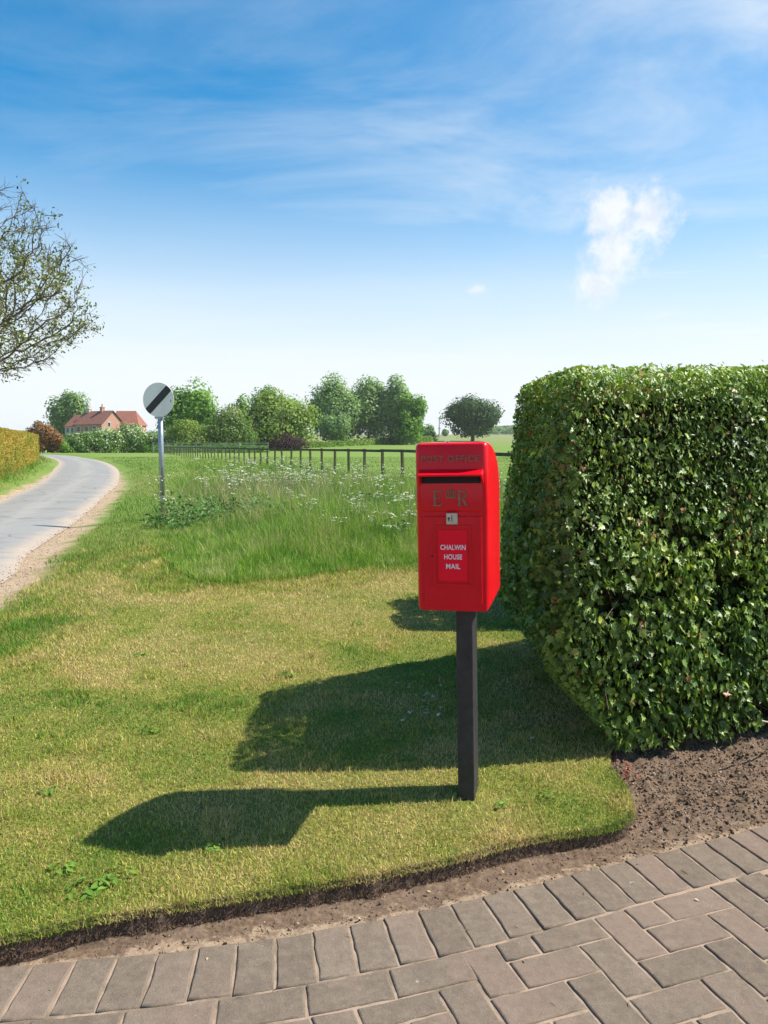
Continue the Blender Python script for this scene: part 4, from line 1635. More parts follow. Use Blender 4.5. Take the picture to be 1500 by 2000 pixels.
def near_hedge():
    U, Vd, H, r = 3.2, 1.55, 1.60, 0.085
    E1 = np.array([0.883, 0.469, 0])
    E2 = np.array([0.02, 1.0, 0])
    Minv = np.linalg.inv(np.column_stack([E1, E2, (0, 0, 1)]))

    def world(p, nl):
        # the clipped sides swell a little outward above the foot
        z = p[:, 2]
        sw = sstep(z, -0.05, 0.42)
        bulge = (fbm(p[:, 0] * 2.2 + p[:, 1] * 1.7, z * 2.4, 71, 3) - 0.5) * 0.10
        P = HEDGE_P0[None] * 0
        W = np.column_stack([np.full(len(p), HEDGE_P0[0]), np.full(len(p), HEDGE_P0[1]), np.zeros(len(p))])
        W = W + p[:, 0:1] * E1 + p[:, 1:2] * E2 + np.array([[0, 0, 1.0]]) * p[:, 2:3]
        N = nl @ Minv
        N /= np.linalg.norm(N, axis=1, keepdims=True)
        off = bulge - 0.10 * (1 - sw)
        W = W + N * np.array([1, 1, 0.5]) * off[:, None]
        vv = np.clip(p[:, 1] / Vd, 0, 1)
        W[:, 0] -= (0.25 + 0.03 * vv) * sw * np.exp(-p[:, 0] / 0.6)
        W[:, 1] -= 0.55 * sstep(z, 0.5, 1.6) * sstep(vv, 0.3, 1.0) * np.exp(-p[:, 0] / 1.2)
        skirt = 0.21 * np.clip(p[:, 0] / 0.85, 0, 1.15) * (1 - sstep(z, -0.1, 1.05)) * (1 - vv)
        W[:, 0] += 0.469 * skirt
        W[:, 1] -= 0.883 * skirt
        W[:, 2] += 0.05 * np.clip(p[:, 0] - 0.2, 0, 1.5) * sstep(z, 1.0, 1.6)
        return W, N
    root = empty("hedge", (float(HEDGE_P0[0] + 0.9), float(HEDGE_P0[1] + 1.0), 0))
    inv = -np.array(root.location)
    tag(root, "tall clipped green hedge with ivy beside the red post box", "hedge")
    mt = leaf_mat("hedge_leaf", [(0.0, (0.056, 0.112, 0.026)), (0.35, (0.135, 0.225, 0.042)), (0.65, (0.265, 0.365, 0.068)), (0.86, (0.42, 0.48, 0.10)),
                                 (0.95, (0.38, 0.37, 0.06)), (1.0, (0.30, 0.12, 0.05))], 0.45, 0.22, 0.4)
    # three layers: small leaves above, larger ivy leaves below
    Vs, Fs, As = [], [], []
    off = 0
    n = 78000
    p, nl = hedge_points(n, 1.9, Vd, H, r, (3.3, 2.4, 0.55, 2.0))
    z = p[:, 2]
    big = RS.rand(n) < (0.12 + 0.75 * (1 - sstep(z + 0.25 * (fbm(p[:, 0] * 3, p[:, 1] * 3 + z * 3, 81, 2) - 0.5), 0.55, 1.15)))
    depth = RS.uniform(0, 1, n) ** 1.9 * 0.14 - 0.02
    W, N = world(p, nl)
    W = W - N * depth[:, None]
    # leave some hollows where twigs and shade show
    hol = fbm(p[:, 0] * 6 + p[:, 1] * 5, z * 6, 99, 3)
    keep = ~((hol > 0.69) & (z < 1.28) & (depth < 0.06)) & (W[:, 2] > 0.02)
    low = z < 0.22
    keep &= ~(low & (RS.rand(n) < 0.45))
    W, N, big, z, hol, pu = W[keep], N[keep], big[keep], z[keep], hol[keep], p[keep]
    n = len(W)
    shoot = RS.rand(n) < 0.03
    W = W + N * (shoot * RS.uniform(0.005, 0.028, n))[:, None]
    nr = N * 0.9 + RS.normal(0, 0.60, (n, 3)) + np.array([0.55, -0.05, 0.45])
    roll = RS.normal(PI, 0.8, n)
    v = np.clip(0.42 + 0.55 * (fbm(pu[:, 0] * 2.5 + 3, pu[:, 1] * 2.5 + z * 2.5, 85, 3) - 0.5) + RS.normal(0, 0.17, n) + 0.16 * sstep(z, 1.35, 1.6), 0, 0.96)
    brown = sstep(fbm(pu[:, 0] * 3.1 + 7, pu[:, 1] * 3.1 + z * 3.3, 119, 3), 0.58, 0.74)
    v = np.where(RS.rand(n) < 0.006 + 0.16 * brown, 0.985 + 0.015 * RS.rand(n), v)
    for mask, tv, tf, s0, s1 in ((big, IVY_V, IVY_F, 0.017, 0.034), (~big, LEAF_V, LEAF_F, 0.010, 0.0185)):
        k = int(mask.sum())
        sc = RS.uniform(s0, s1, k)
        VV, FF = scatter(tv, tf, W[mask], frames(nr[mask], roll[mask]), sc)
        Vs.append(VV)
        Fs.append(FF + off)
        off += len(VV)
        As.append(np.repeat(v[mask], len(tv)))
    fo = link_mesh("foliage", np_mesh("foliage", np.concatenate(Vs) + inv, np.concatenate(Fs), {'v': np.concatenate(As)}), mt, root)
    # rest of the run beyond the frame and the back, coarser
    n = 16000
    p, nl = hedge_points(n, U, Vd, H, r, (2, 0, 2, 2))
    keep = (p[:, 0] > 1.75) | (p[:, 1] > Vd - 0.2)
    p, nl = p[keep], nl[keep]
    n = len(p)
    W, N = world(p, nl)
    W = W - N * (RS.uniform(0, 1, n) ** 1.6 * 0.13)[:, None]
    nr = N + RS.normal(0, 0.6, (n, 3))
    VV, FF = scatter(LEAF_V, LEAF_F, W, frames(nr, RS.normal(PI, 0.8, n)), RS.uniform(0.024, 0.04, n))
    link_mesh("foliage", np_mesh("foliage", VV + inv, FF, {'v': np.repeat(np.clip(RS.normal(0.42, 0.2, n), 0, 0.96), len(LEAF_V))}), mt, root)
    # twiggy core that closes the view through
    us, vs, ws = np.linspace(0.15, U, 26), np.linspace(0.14, Vd - 0.14, 14), np.linspace(0.10, H - 0.13, 16)
    core_m = simple_mat("hedge_core", (0.028, 0.024, 0.014), 0.95, 0, 0.6, 22, 0.1, 1.0, 0, (0.05, 0.055, 0.02))
    V, F = [], []
    def grid(A, B, fn):
        o = len(V)
        for b in B:
            for a in A:
                V.append(fn(a, b))
        na = len(A)
        for j in range(len(B) - 1):
            for i in range(na - 1):
                q = o + j * na + i
                F.append((q, q + 1, q + na + 1, q + na))
    grid(us, ws, lambda a, b: (a, vs[0], b))
    grid(us, ws, lambda a, b: (a, vs[-1], b))
    grid(vs, ws, lambda a, b: (us[0], a, b))
    grid(us, vs, lambda a, b: (a, b, ws[-1]))
    V = np.array(V)
    ce = np.array([1.0, Vd / 2, 0.8])
    nl = (V - ce) / np.array([U / 2, Vd / 2, H / 2])
    nl /= np.linalg.norm(nl, axis=1, keepdims=True)
    W, N = world(V, nl * 0 + nl)
    W = W + (RS.normal(0, 0.014, W.shape))
    link_mesh("hedge_core", np_mesh("hedge_core", W + inv, np.array(F), None, True), core_m, root)
    # woody stems and stray twigs
    bm = bmesh.new()
    rr = random.Random(12)
    twig_m = simple_mat("twig_bark", (0.15, 0.105, 0.07), 0.85, 0, 0.45, 30)
    for k in range(20):
        x = rr.uniform(0.02, 1.9)
        y = rr.uniform(0.17, 0.32) if rr.random() < 0.6 else rr.uniform(0.1, 1.4)
        if y > 0.3:
            x = rr.uniform(0.10, 0.22)
        b0 = HEDGE_P0 + x * E1[:2] + y * E2[:2]
        p = Vector((b0[0], b0[1], -0.03))
        rad = rr.uniform(0.006, 0.014)
        sb = bmesh.new()
        for s in range(4):
            q = p + Vector((rr.uniform(-0.05, 0.04), rr.uniform(-0.04, 0.05), rr.uniform(0.14, 0.24)))
            bm_tube(sb, p, q, rad, rad * 0.8, 6, False)
            p, rad = q, rad * 0.8
        bmesh.ops.translate(sb, verts=sb.verts, vec=Vector(inv))
        bm_obj("stem", sb, twig_m, root)
    for k in range(420):
        pl, nn = hedge_points(1, 1.6, Vd, H - 0.15, r, (3, 2, 0.2, 0.0))
        Wp, Nn = world(pl, nn)
        p = Vector(Wp[0] - Nn[0] * rr.uniform(0.01, 0.08))
        d = Vector((rr.gauss(0, 1), rr.gauss(0, 1), rr.gauss(0.3, 1))).normalized() * rr.uniform(0.05, 0.14)
        bm_tube(bm, p, p + d, 0.0022, 0.0012, 4, False)
    bmesh.ops.translate(bm, verts=bm.verts, vec=Vector(inv))
    tw = bm_obj("twigs", bm, twig_m, root)
    tw['kind'] = 'stuff'
    # one bare pale shoot curling out low on the right
    bm = bmesh.new()
    pts = []
    c0 = HEDGE_P0 + 0.62 * E1[:2] + np.array([0.07, -0.13])
    for t in np.linspace(0, 1, 10):
        pts.append(Vector((c0[0] - 0.02 + 0.26 * t, c0[1] - 0.13 + 0.14 * t, 0.165 - 0.045 * math.sin(t * PI * 0.9) + 0.03 * t)))
    for p, q in zip(pts[:-1], pts[1:]):
        bm_tube(bm, p, q, 0.0036, None, 8, False)
    bmesh.ops.translate(bm, verts=bm.verts, vec=Vector(inv))
    o = bm_obj("bare_shoot", bm, simple_mat("pale_shoot", (0.42, 0.36, 0.27), 0.7, 0, 0.2, 30), root)
    o['label'] = "pale bare shoot curling out of the foliage"


near_hedge()


def back_hedge():
    # a second clipped hedge stands behind the first with a gap between them; its shadow crosses the lawn
    root = empty("hedge", (2.3, 6.4, 0))
    tag(root, "second clipped hedge hidden behind the near hedge, its shadow crossing the lawn", "hedge")
    n = 15000
    U, Vd, H, r = 2.6, 2.3, 1.62, 0.3
    p, nl = hedge_points(n, U, Vd, H, r, (2.2, 2.2, 2.2, 2.2))
    P = np.column_stack([p[:, 0] + 1.28, p[:, 1] + 5.25 + 0.25 * p[:, 0], p[:, 2]])
    P[:, 1] -= 1.25 * np.clip(p[:, 2] / H, 0, 1) * p[:, 1] / Vd
    P = P - nl * (RS.uniform(0, 1, n) ** 1.5 * 0.16)[:, None] + nl * ((fbm(p[:, 0] * 2 + p[:, 1] * 2, p[:, 2] * 2, 5, 2) - 0.5) * 0.15)[:, None]
    nr = nl + RS.normal(0, 0.6, (n, 3))
    VV, FF = scatter(LEAF_V, LEAF_F, P, frames(nr, RS.normal(PI, 0.8, n)), RS.uniform(0.03, 0.05, n))
    inv = -np.array(root.location)
    m = leaf_mat("back_hedge_leaf", [(0.0, (0.03, 0.07, 0.015)), (0.5, (0.06, 0.125, 0.02)), (1.0, (0.14, 0.21, 0.04))], 0.4, 0.22, 0.4)
    link_mesh("foliage", np_mesh("foliage", VV + inv, FF, {'v': np.repeat(RS.rand(n), len(LEAF_V))}), m, root)
    bm = bmesh.new()
    vs = bm_box(bm, (1.28 + U / 2 + 0.1, 5.25 + Vd / 2 + 0.25 * U / 2, H / 2 - 0.06), (U - 0.5, Vd - 0.5, H - 0.3))
    for v in vs:
        v.co.y += 0.25 * (v.co.x - 1.28 - U / 2)
    bmesh.ops.subdivide_edges(bm, edges=bm.edges, cuts=5, use_grid_fill=True)
    for v in bm.verts:
        v.co.y -= 1.25 * max(0, v.co.z) / H * max(0, (v.co.y - 5.25 - 0.25 * (v.co.x - 1.28)) / Vd)
        v.co += Vector((random.gauss(0, 0.02), random.gauss(0, 0.02), random.gauss(0, 0.02))) + Vector(inv)
    bm_obj("hedge_core", bm, bpy.data.materials["hedge_core"], root)


back_hedge()


# ------------------------------------------------------------------ roadside hedge (left)
def roadside_hedge():
    A, B = np.array([-8.6, 15.0]), np.array([-24.6, 55.0])
    L = np.linalg.norm(B - A)
    t = (B - A) / L
    nrm = np.array([t[1], -t[0]])         # towards the lane
    H, Wd = 1.90, 1.1
    root = empty("hedge", (float(A[0]), float(A[1]), 0))
    tag(root, "long trimmed golden brown hedge along the left side of the lane", "hedge")
    n = 60000
    s = L * RS.rand(n) ** 1.5
    f = RS.choice(3, n, p=(0.62, 0.33, 0.05))
    w = RS.rand(n)
    a = np.where(f == 0, 0.0, np.where(f == 1, -w * Wd, -w * Wd))
    z = np.where(f == 0, 0.06 + w * (H - 0.06), np.where(f == 1, H, RS.rand(n) * H))
    s = np.where(f == 2, L, s)
    P = A + s[:, None] * t + a[:, None] * nrm
    nz = np.column_stack([np.where(f == 0, nrm[0], np.where(f == 2, t[0], 0)), np.where(f == 0, nrm[1], np.where(f == 2, t[1], 0)), np.where(f == 1, 1.0, 0)])
    bump = (fbm(s * 0.8, z * 1.2 + a, 33, 3) - 0.5) * 0.22
    top = (fbm(s * 0.25, s * 0, 34, 3) - 0.5) * 0.12
    pos = np.column_stack([P, z + top * (z / H)]) + nz * (bump - RS.uniform(0, 0.08, n))[:, None]
    edge = np.clip((z - (H - 0.2)) / 0.2, 0, 1) * (f == 0)
    pos[:, :2] -= nrm * (edge ** 2 * 0.14)[:, None]
    pos[:, 2] -= (f == 1) * 0.10 * np.clip(1 + a / 0.2, 0, 1) ** 2
    nr = nz + RS.normal(0, 0.55, (n, 3)) + np.array([0, 0, 0.2])
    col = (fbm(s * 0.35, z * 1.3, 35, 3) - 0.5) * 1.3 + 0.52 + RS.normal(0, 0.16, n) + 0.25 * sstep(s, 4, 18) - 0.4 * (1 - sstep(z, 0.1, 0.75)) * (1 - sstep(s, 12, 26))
    sc = RS.uniform(0.028, 0.05, n) * (0.75 + 0.02 * s)
    V, F = scatter(LEAF_V, LEAF_F, pos - np.array([A[0], A[1], 0]), frames(nr, RS.uniform(0, 6.28, n)), sc)
    m = leaf_mat("golden_hedge_leaf", [(0.0, (0.11, 0.19, 0.022)), (0.35, (0.205, 0.24, 0.030)), (0.65, (0.33, 0.28, 0.040)), (1.0, (0.42, 0.29, 0.055))], 0.55, 0.25, 0.3)
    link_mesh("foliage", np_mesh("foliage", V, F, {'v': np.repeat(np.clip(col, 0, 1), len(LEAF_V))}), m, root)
    bm = bmesh.new()
    ang = math.atan2(t[1], t[0])
    c = (A + B) / 2 - nrm * Wd / 2 - A
    bm_box(bm, (c[0], c[1], H / 2 - 0.07), (L - 0.3, Wd - 0.26, H - 0.24), Euler((0, 0, ang)))
    bm_obj("hedge_core", bm, simple_mat("golden_core", (0.10, 0.075, 0.022), 0.95, 0, 0.5, 3, 0.1), root)


roadside_hedge()


# ------------------------------------------------------------------ trees
CARD_V = np.array([(-0.5, -0.42, 0.0), (0.35, -0.5, 0.06), (0.55, 0.3, -0.05), (-0.1, 0.55, 0.05), (-0.55, 0.15, -0.04)], float)
CARD_F = np.array([(0, 1, 2), (0, 2, 3), (0, 3, 4)])


def limb(bm, p, q, r0, r1, wob=0.06, n=4, seg=7):
    p, q = Vector(p), Vector(q)
    pts = [p]
    L = (q - p).length
    for k in range(1, n):
        t = k / n
        pts.append(p.lerp(q, t) + Vector((random.gauss(0, wob * L), random.gauss(0, wob * L), random.gauss(0, wob * L * 0.4))))
    pts.append(q)
    for k in range(n):
        bm_tube(bm, pts[k], pts[k + 1], r0 + (r1 - r0) * k / n, r0 + (r1 - r0) * (k + 1) / n, seg, False)


TREE_MATS = {}


def tree_mat(kind):
    pal = {
        'green': [(0.0, (0.055, 0.125, 0.018)), (0.5, (0.110, 0.215, 0.030)), (1.0, (0.20, 0.31, 0.055))],
        'olive': [(0.0, (0.095, 0.145, 0.028)), (0.5, (0.165, 0.225, 0.042)), (1.0, (0.26, 0.31, 0.07))],
        'willow': [(0.0, (0.085, 0.150, 0.045)), (0.5, (0.160, 0.240, 0.080)), (1.0, (0.26, 0.34, 0.14))],
        'oak': [(0.0, (0.020, 0.050, 0.013)), (0.5, (0.040, 0.085, 0.022)), (1.0, (0.078, 0.130, 0.036))],
        'copper': [(0.0, (0.105, 0.050, 0.022)), (0.5, (0.20, 0.10, 0.04)), (1.0, (0.28, 0.18, 0.055))],
        'hawthorn': [(0.0, (0.045, 0.105, 0.018)), (0.5, (0.115, 0.205, 0.036)), (0.64, (0.18, 0.25, 0.06)), (0.70, (0.52, 0.50, 0.42)), (1.0, (0.66, 0.62, 0.54))],
        'pinkthorn': [(0.0, (0.055, 0.105, 0.020)), (0.6, (0.115, 0.175, 0.036)), (0.82, (0.17, 0.20, 0.06)), (0.88, (0.42, 0.33, 0.28)), (1.0, (0.52, 0.42, 0.36))],
        'purple': [(0.0, (0.022, 0.014, 0.014)), (1.0, (0.075, 0.040, 0.036))],
        'bluegreen': [(0.0, (0.075, 0.140, 0.048)), (0.5, (0.135, 0.215, 0.072)), (1.0, (0.22, 0.30, 0.12))],
        'low': [(0.0, (0.085, 0.155, 0.020)), (0.5, (0.14, 0.215, 0.035)), (1.0, (0.22, 0.28, 0.065))],
    }
    if kind not in TREE_MATS:
        TREE_MATS[kind] = leaf_mat("leaves_" + kind, [(a, tuple(min(0.8, x * 1.45) for x in c)) for a, c in pal[kind]], 0.6, 0.38, 0.2)
    return TREE_MATS[kind]


def px2x(px, Y):
    return (px - 750) / 1500 * Y


def crown(center, rad, nb, nleaf, size, seed, shape='round', hang=0.0, blob=(0.30, 0.50), vmax=1.0):
    """leaf clumps through the crown's volume: blobs inside an ellipsoid, leaves on and in the blobs."""
    rs = np.random.RandomState(seed)
    c, rad = np.array(center, float), np.array(rad, float)
    q = rs.normal(size=(nb, 3))
    q /= np.linalg.norm(q, axis=1, keepdims=True)
    q *= rs.uniform(0.30, 0.80, (nb, 1))
    if shape == 'dome':
        q[:, 2] = np.where(q[:, 2] < 0, q[:, 2] * 1.25, q[:, 2])
        q[:, :2] *= np.where(q[:, 2:3] < 0, 1.15, 1.0)
    if shape == 'spire':
        q[:, :2] *= (0.40 + 0.75 * np.clip(0.72 - q[:, 2:3], 0.1, 1.0))
    bc = c + q * rad
    br = rs.uniform(blob[0], blob[1], (nb, 1)) * (0.5 * rad + 0.5 * rad.mean()) * 0.92
    bv = rs.normal(0, 0.10, nb)
    k = rs.randint(0, nb, nleaf)
    d = rs.normal(size=(nleaf, 3))
    d /= np.linalg.norm(d, axis=1, keepdims=True)
    rr = rs.uniform(0.35, 1.06, (nleaf, 1)) ** 0.5
    stretch = np.array([1.0, 1.0, 1.0 + hang])
    p = bc[k] + d * br[k] * rr * stretch
    nz = p - c
    nz /= np.linalg.norm(nz, axis=1, keepdims=True)
    nr = d * 0.8 + nz * 0.5 + rs.normal(0, 0.5, (nleaf, 3)) + np.array([0, 0, 0.3])
    v = np.clip(rs.normal(0.45, 0.2, nleaf) + bv[k] + 0.12 * nz[:, 2], 0, vmax)
    sc = rs.uniform(0.6, 1.35, nleaf) * size
    V, F = scatter(CARD_V, CARD_F, p, frames(nr, rs.uniform(0, 6.28, nleaf)), sc)
    return V, F, np.repeat(v, len(CARD_V)), bc, br


def tree(name, label, cat, kind, Y, px0, px1, ytop, ybot, nb=34, nleaf=6500, size=0.34, seed=1, shape='round', trunk=True, group=None,
         hang=0.0, base_drop=None, trunk_r=0.28, blob=(0.30, 0.50), depth=None, vmax=1.0):
    """a tree or shrub at distance Y whose crown spans the given extents"""
    x0, x1 = px2x(px0, Y), px2x(px1, Y)
    zt = EYE + (865 - ytop) / 1500 * Y
    g = float(rise(np.array([Y]))[0])
    zb = max(g, EYE + (865 - ybot) / 1500 * Y)
    if kind != 'oak':
        zb = g - 0.02 * (zt - g)
    cx, rx = (x0 + x1) / 2, (x1 - x0) / 2
    cz, rz = (zt + zb) / 2, (zt - zb) / 2
    ry = depth if depth else rx * 0.9
    root = empty(name, (cx, Y, g))
    tag(root, label, cat, group)
    V, F, v, bc, br = crown((0, 0, cz - g), (rx * 1.16, ry, rz * 1.0), int(nb * 1.25), int(nleaf * 1.5), size * 0.85, seed, shape, hang, blob, vmax)
    V[:, 2] = np.maximum(V[:, 2], 0.02)
    link_mesh("crown", np_mesh("crown", V, F, {'v': v}), tree_mat(kind), root)
    bm = bmesh.new()
    random.seed(seed)
    if trunk:
        th = max(zb - g, (zt - g) * 0.25)
        limb(bm, (0, 0, -0.2), (0, 0, th), trunk_r, trunk_r * 0.8, 0.02, 3, 9)
        limb(bm, (0, 0, th), (0, 0, (cz - g) + rz * 0.5), trunk_r * 0.8, trunk_r * 0.2, 0.04, 4, 7)
        for b in bc[::max(1, len(bc) // 14)]:
            limb(bm, (0, 0, th + random.uniform(0, 0.5) * rz), b, trunk_r * 0.4, trunk_r * 0.1, 0.05, 3, 5)
    else:
        for b in bc[::max(1, len(bc) // 9)]:
            limb(bm, (random.uniform(-0.3, 0.3) * rx, random.uniform(-0.2, 0.2), -0.1), b, 0.06, 0.02, 0.05, 3, 5)
    bm_obj("trunk", bm, MAT_BARK, root)
    return root


# trees and bushes behind the paddock, from left to right
tree("willow_tree", "grey-green loose tree rising behind the red roofed house", "tree", 'bluegreen', 178, 106, 184, 760, 852, 40, 7500, 0.42, 11, 'round', True, None, 0.2)
tree("copper_bush", "rounded copper-leaved bush at the end of the golden hedge", "bush", 'copper', 108, 55, 116, 822, 882, 30, 5200, 0.24, 12, 'dome', False)
tree("broadleaf_tree", "bright green broad tree directly right of the round road sign", "tree", 'green', 128, 318, 441, 746, 862, 46, 9500, 0.36, 13, 'round')
tree("broadleaf_tree", "olive green wide tree left of the tall grey-green trees", "tree", 'olive', 134, 478, 612, 757, 862, 46, 9500, 0.36, 14, 'dome')
tree("broadleaf_tree", "narrow green tree top showing above the olive green tree", "tree", 'green', 140, 488, 556, 744, 850, 26, 4200, 0.36, 15, 'spire')
tree("broadleaf_tree", "small dark green tree left of the olive green tree", "tree", 'green', 132, 450, 502, 768, 862, 22, 3600, 0.34, 16, 'round')
tree("willow_tree", "pale grey tree half hidden behind the olive green tree", "tree", 'willow', 170, 540, 602, 768, 852, 24, 3600, 0.40, 17, 'round')
tree("poplar_tree", "tall grey-green tree, leftmost of the three tallest trees", "tree", 'willow', 172, 599, 700, 732, 853, 50, 10500, 0.42, 18, 'spire', True, None, 0.35)
tree("poplar_tree", "tall grey-green tree, middle of the three tallest trees", "tree", 'willow', 178, 668, 772, 736, 853, 46, 9500, 0.42, 19, 'spire', True, None, 0.35)
tree("poplar_tree", "tall green tree, rightmost of the three tallest trees", "tree", 'willow', 176, 728, 812, 740, 852, 46, 9500, 0.42, 20, 'spire', True, None, 0.3)
tree("broadleaf_tree", "bright green tree ending the right side of the tall row", "tree", 'green', 172, 770, 836, 768, 852, 32, 6000, 0.38, 21, 'dome')
tree("broadleaf_tree", "low rounded tree in front of the tall grey-green trees", "tree", 'bluegreen', 165, 628, 690, 800, 853, 24, 3800, 0.36, 22, 'dome')
tree("oak_tree", "lone dark oak with a wide crown standing out in the field", "tree", 'oak', 206, 873, 970, 777, 849, 60, 14000, 0.44, 23, 'dome', True, None, 0, None, 0.55, (0.34, 0.62), None)
# flowering hedge line in front of the house
GH = "flowering hawthorn bushes along the far side of the lane"
for i, (a, b, t, sd, lb) in enumerate([(132, 196, 838, 31, "white flowering hawthorn bush in front of the house's left end"),
                                       (176, 246, 834, 32, "white flowering hawthorn bush below the brick gable"),
                                       (228, 296, 829, 33, "greener hawthorn bush at the right end of the house"),
                                       (276, 342, 838, 34, "hawthorn bush directly behind the road sign's pole")]):
    tree("hawthorn_bush", lb, "bush", 'hawthorn', 112 + i * 1.5, a, b, t, 884, 26, 5200, 0.20, sd, 'dome', False, GH, 0, None, 0.2, (0.35, 0.6), 2.2, 1.0)
tree("low_bush", "small green bush between the copper bush and the hawthorns", "bush", 'green', 110, 100, 150, 856, 884, 12, 2200, 0.16, 35, 'dome', False, None, 0, None, 0.1, (0.4, 0.7), 1.6)
tree("hawthorn_bush", "pink tinged flowering bush right of the bright green tree", "bush", 'pinkthorn', 118, 398, 502, 792, 872, 34, 6400, 0.24, 36, 'dome', False)
tree("broadleaf_bush", "light green bush at the foot of the bright green tree", "bush", 'olive', 116, 322, 412, 822, 876, 26, 4200, 0.22, 37, 'dome', False, None, 0, None, 0.2, (0.35, 0.6), 3)
tree("purple_bush", "dark purple-leaved bush below the olive green tree", "bush", 'purple', 129, 524, 590, 853, 868, 22, 3200, 0.20, 38, 'dome', False, None, 0, None, 0.1, (0.5, 0.9), 2)
tree("distant_bush", "small dark bush on the skyline right of the tall row", "bush", 'bluegreen', 210, 822, 852, 833, 853, 12, 1500, 0.36, 39, 'dome', False, None, 0, None, 0.1, (0.4, 0.7), 2)
tree("distant_bush", "small bluish bush on the skyline beside the lone oak", "bush", 'bluegreen', 330, 861, 876, 838, 851, 8, 900, 0.4, 40, 'dome', False, None, 0, None, 0.1, (0.4, 0.7), 2)


def low_hedges():
    def run(name, label, A, B, h, n, kind, size, dep=1.2):
        A, B = np.array(A, float), np.array(B, float)
        s = RS.rand(n)
        P = A + s[:, None] * (B - A)
        hh = h * (0.6 + 0.7 * fbm(s * np.linalg.norm(B - A) * 0.25, s * 0, 3, 3))
        q = RS.normal(size=(n, 3))
        q /= np.linalg.norm(q, axis=1, keepdims=True)
        z = rise(P[:, 1]) + np.abs(q[:, 2]) * hh
        pos = np.column_stack([P[:, 0] + q[:, 0] * 0.5, P[:, 1] + q[:, 1] * dep * 0.5, z])
        nr = q + RS.normal(0, 0.5, (n, 3)) + np.array([0, 0, 0.4])
        g = float(rise(np.array([A[1]]))[0])
        root = empty(name, (float(A[0]), float(A[1]), g))
        tag(root, label, "hedge")
        V, F = scatter(CARD_V, CARD_F, pos - np.array([A[0], A[1], g]), frames(nr, RS.uniform(0, 6.28, n)), RS.uniform(0.6, 1.3, n) * size)
        v = np.clip(RS.normal(0.45, 0.2, n) + (fbm(s * 30, s * 0, 8, 2) - 0.5) * 0.6, 0, 1)
        link_mesh("foliage", np_mesh("foliage", V, F, {'v': np.repeat(v, len(CARD_V))}), tree_mat(kind), root)
    run("low_hedge", "long low light green hedge under the tall grey-green trees", (px2x(598, 146), 146), (px2x(842, 196), 196), 1.45, 8000, 'low', 0.26)
    run("low_hedge", "low dark hedge behind the fence between sign and purple bush", (px2x(286, 108), 108), (px2x(520, 116), 116), 1.5, 6000, 'green', 0.22)


low_hedges()


# far woods on the skyline: one mass
def far_wood():
    n = 16000
    Y0 = 640.0
    x = RS.uniform(px2x(922, Y0), px2x(1500, Y0) , n)
    y = Y0 + RS.uniform(0, 40, n)
    hh = 7.0 * (0.65 + 0.6 * fbm(x * 0.06, x * 0, 12, 3))
    z = rise(y) + RS.rand(n) ** 0.7 * hh
    nr = RS.normal(0, 0.7, (n, 3)) + np.array([0.1, -0.7, 0.5])
    V, F = scatter(CARD_V, CARD_F, np.column_stack([x, y, z]), frames(nr, RS.uniform(0, 6.28, n)), RS.uniform(0.8, 1.8, n))
    o = link_mesh("far_wood", np_mesh("far_wood", V, F, {'v': np.repeat(RS.rand(n), len(CARD_V))}), tree_mat('bluegreen'))
    tag(o, "far blue-green wood along the skyline behind the lone oak", "wood", kind='stuff')


far_wood()


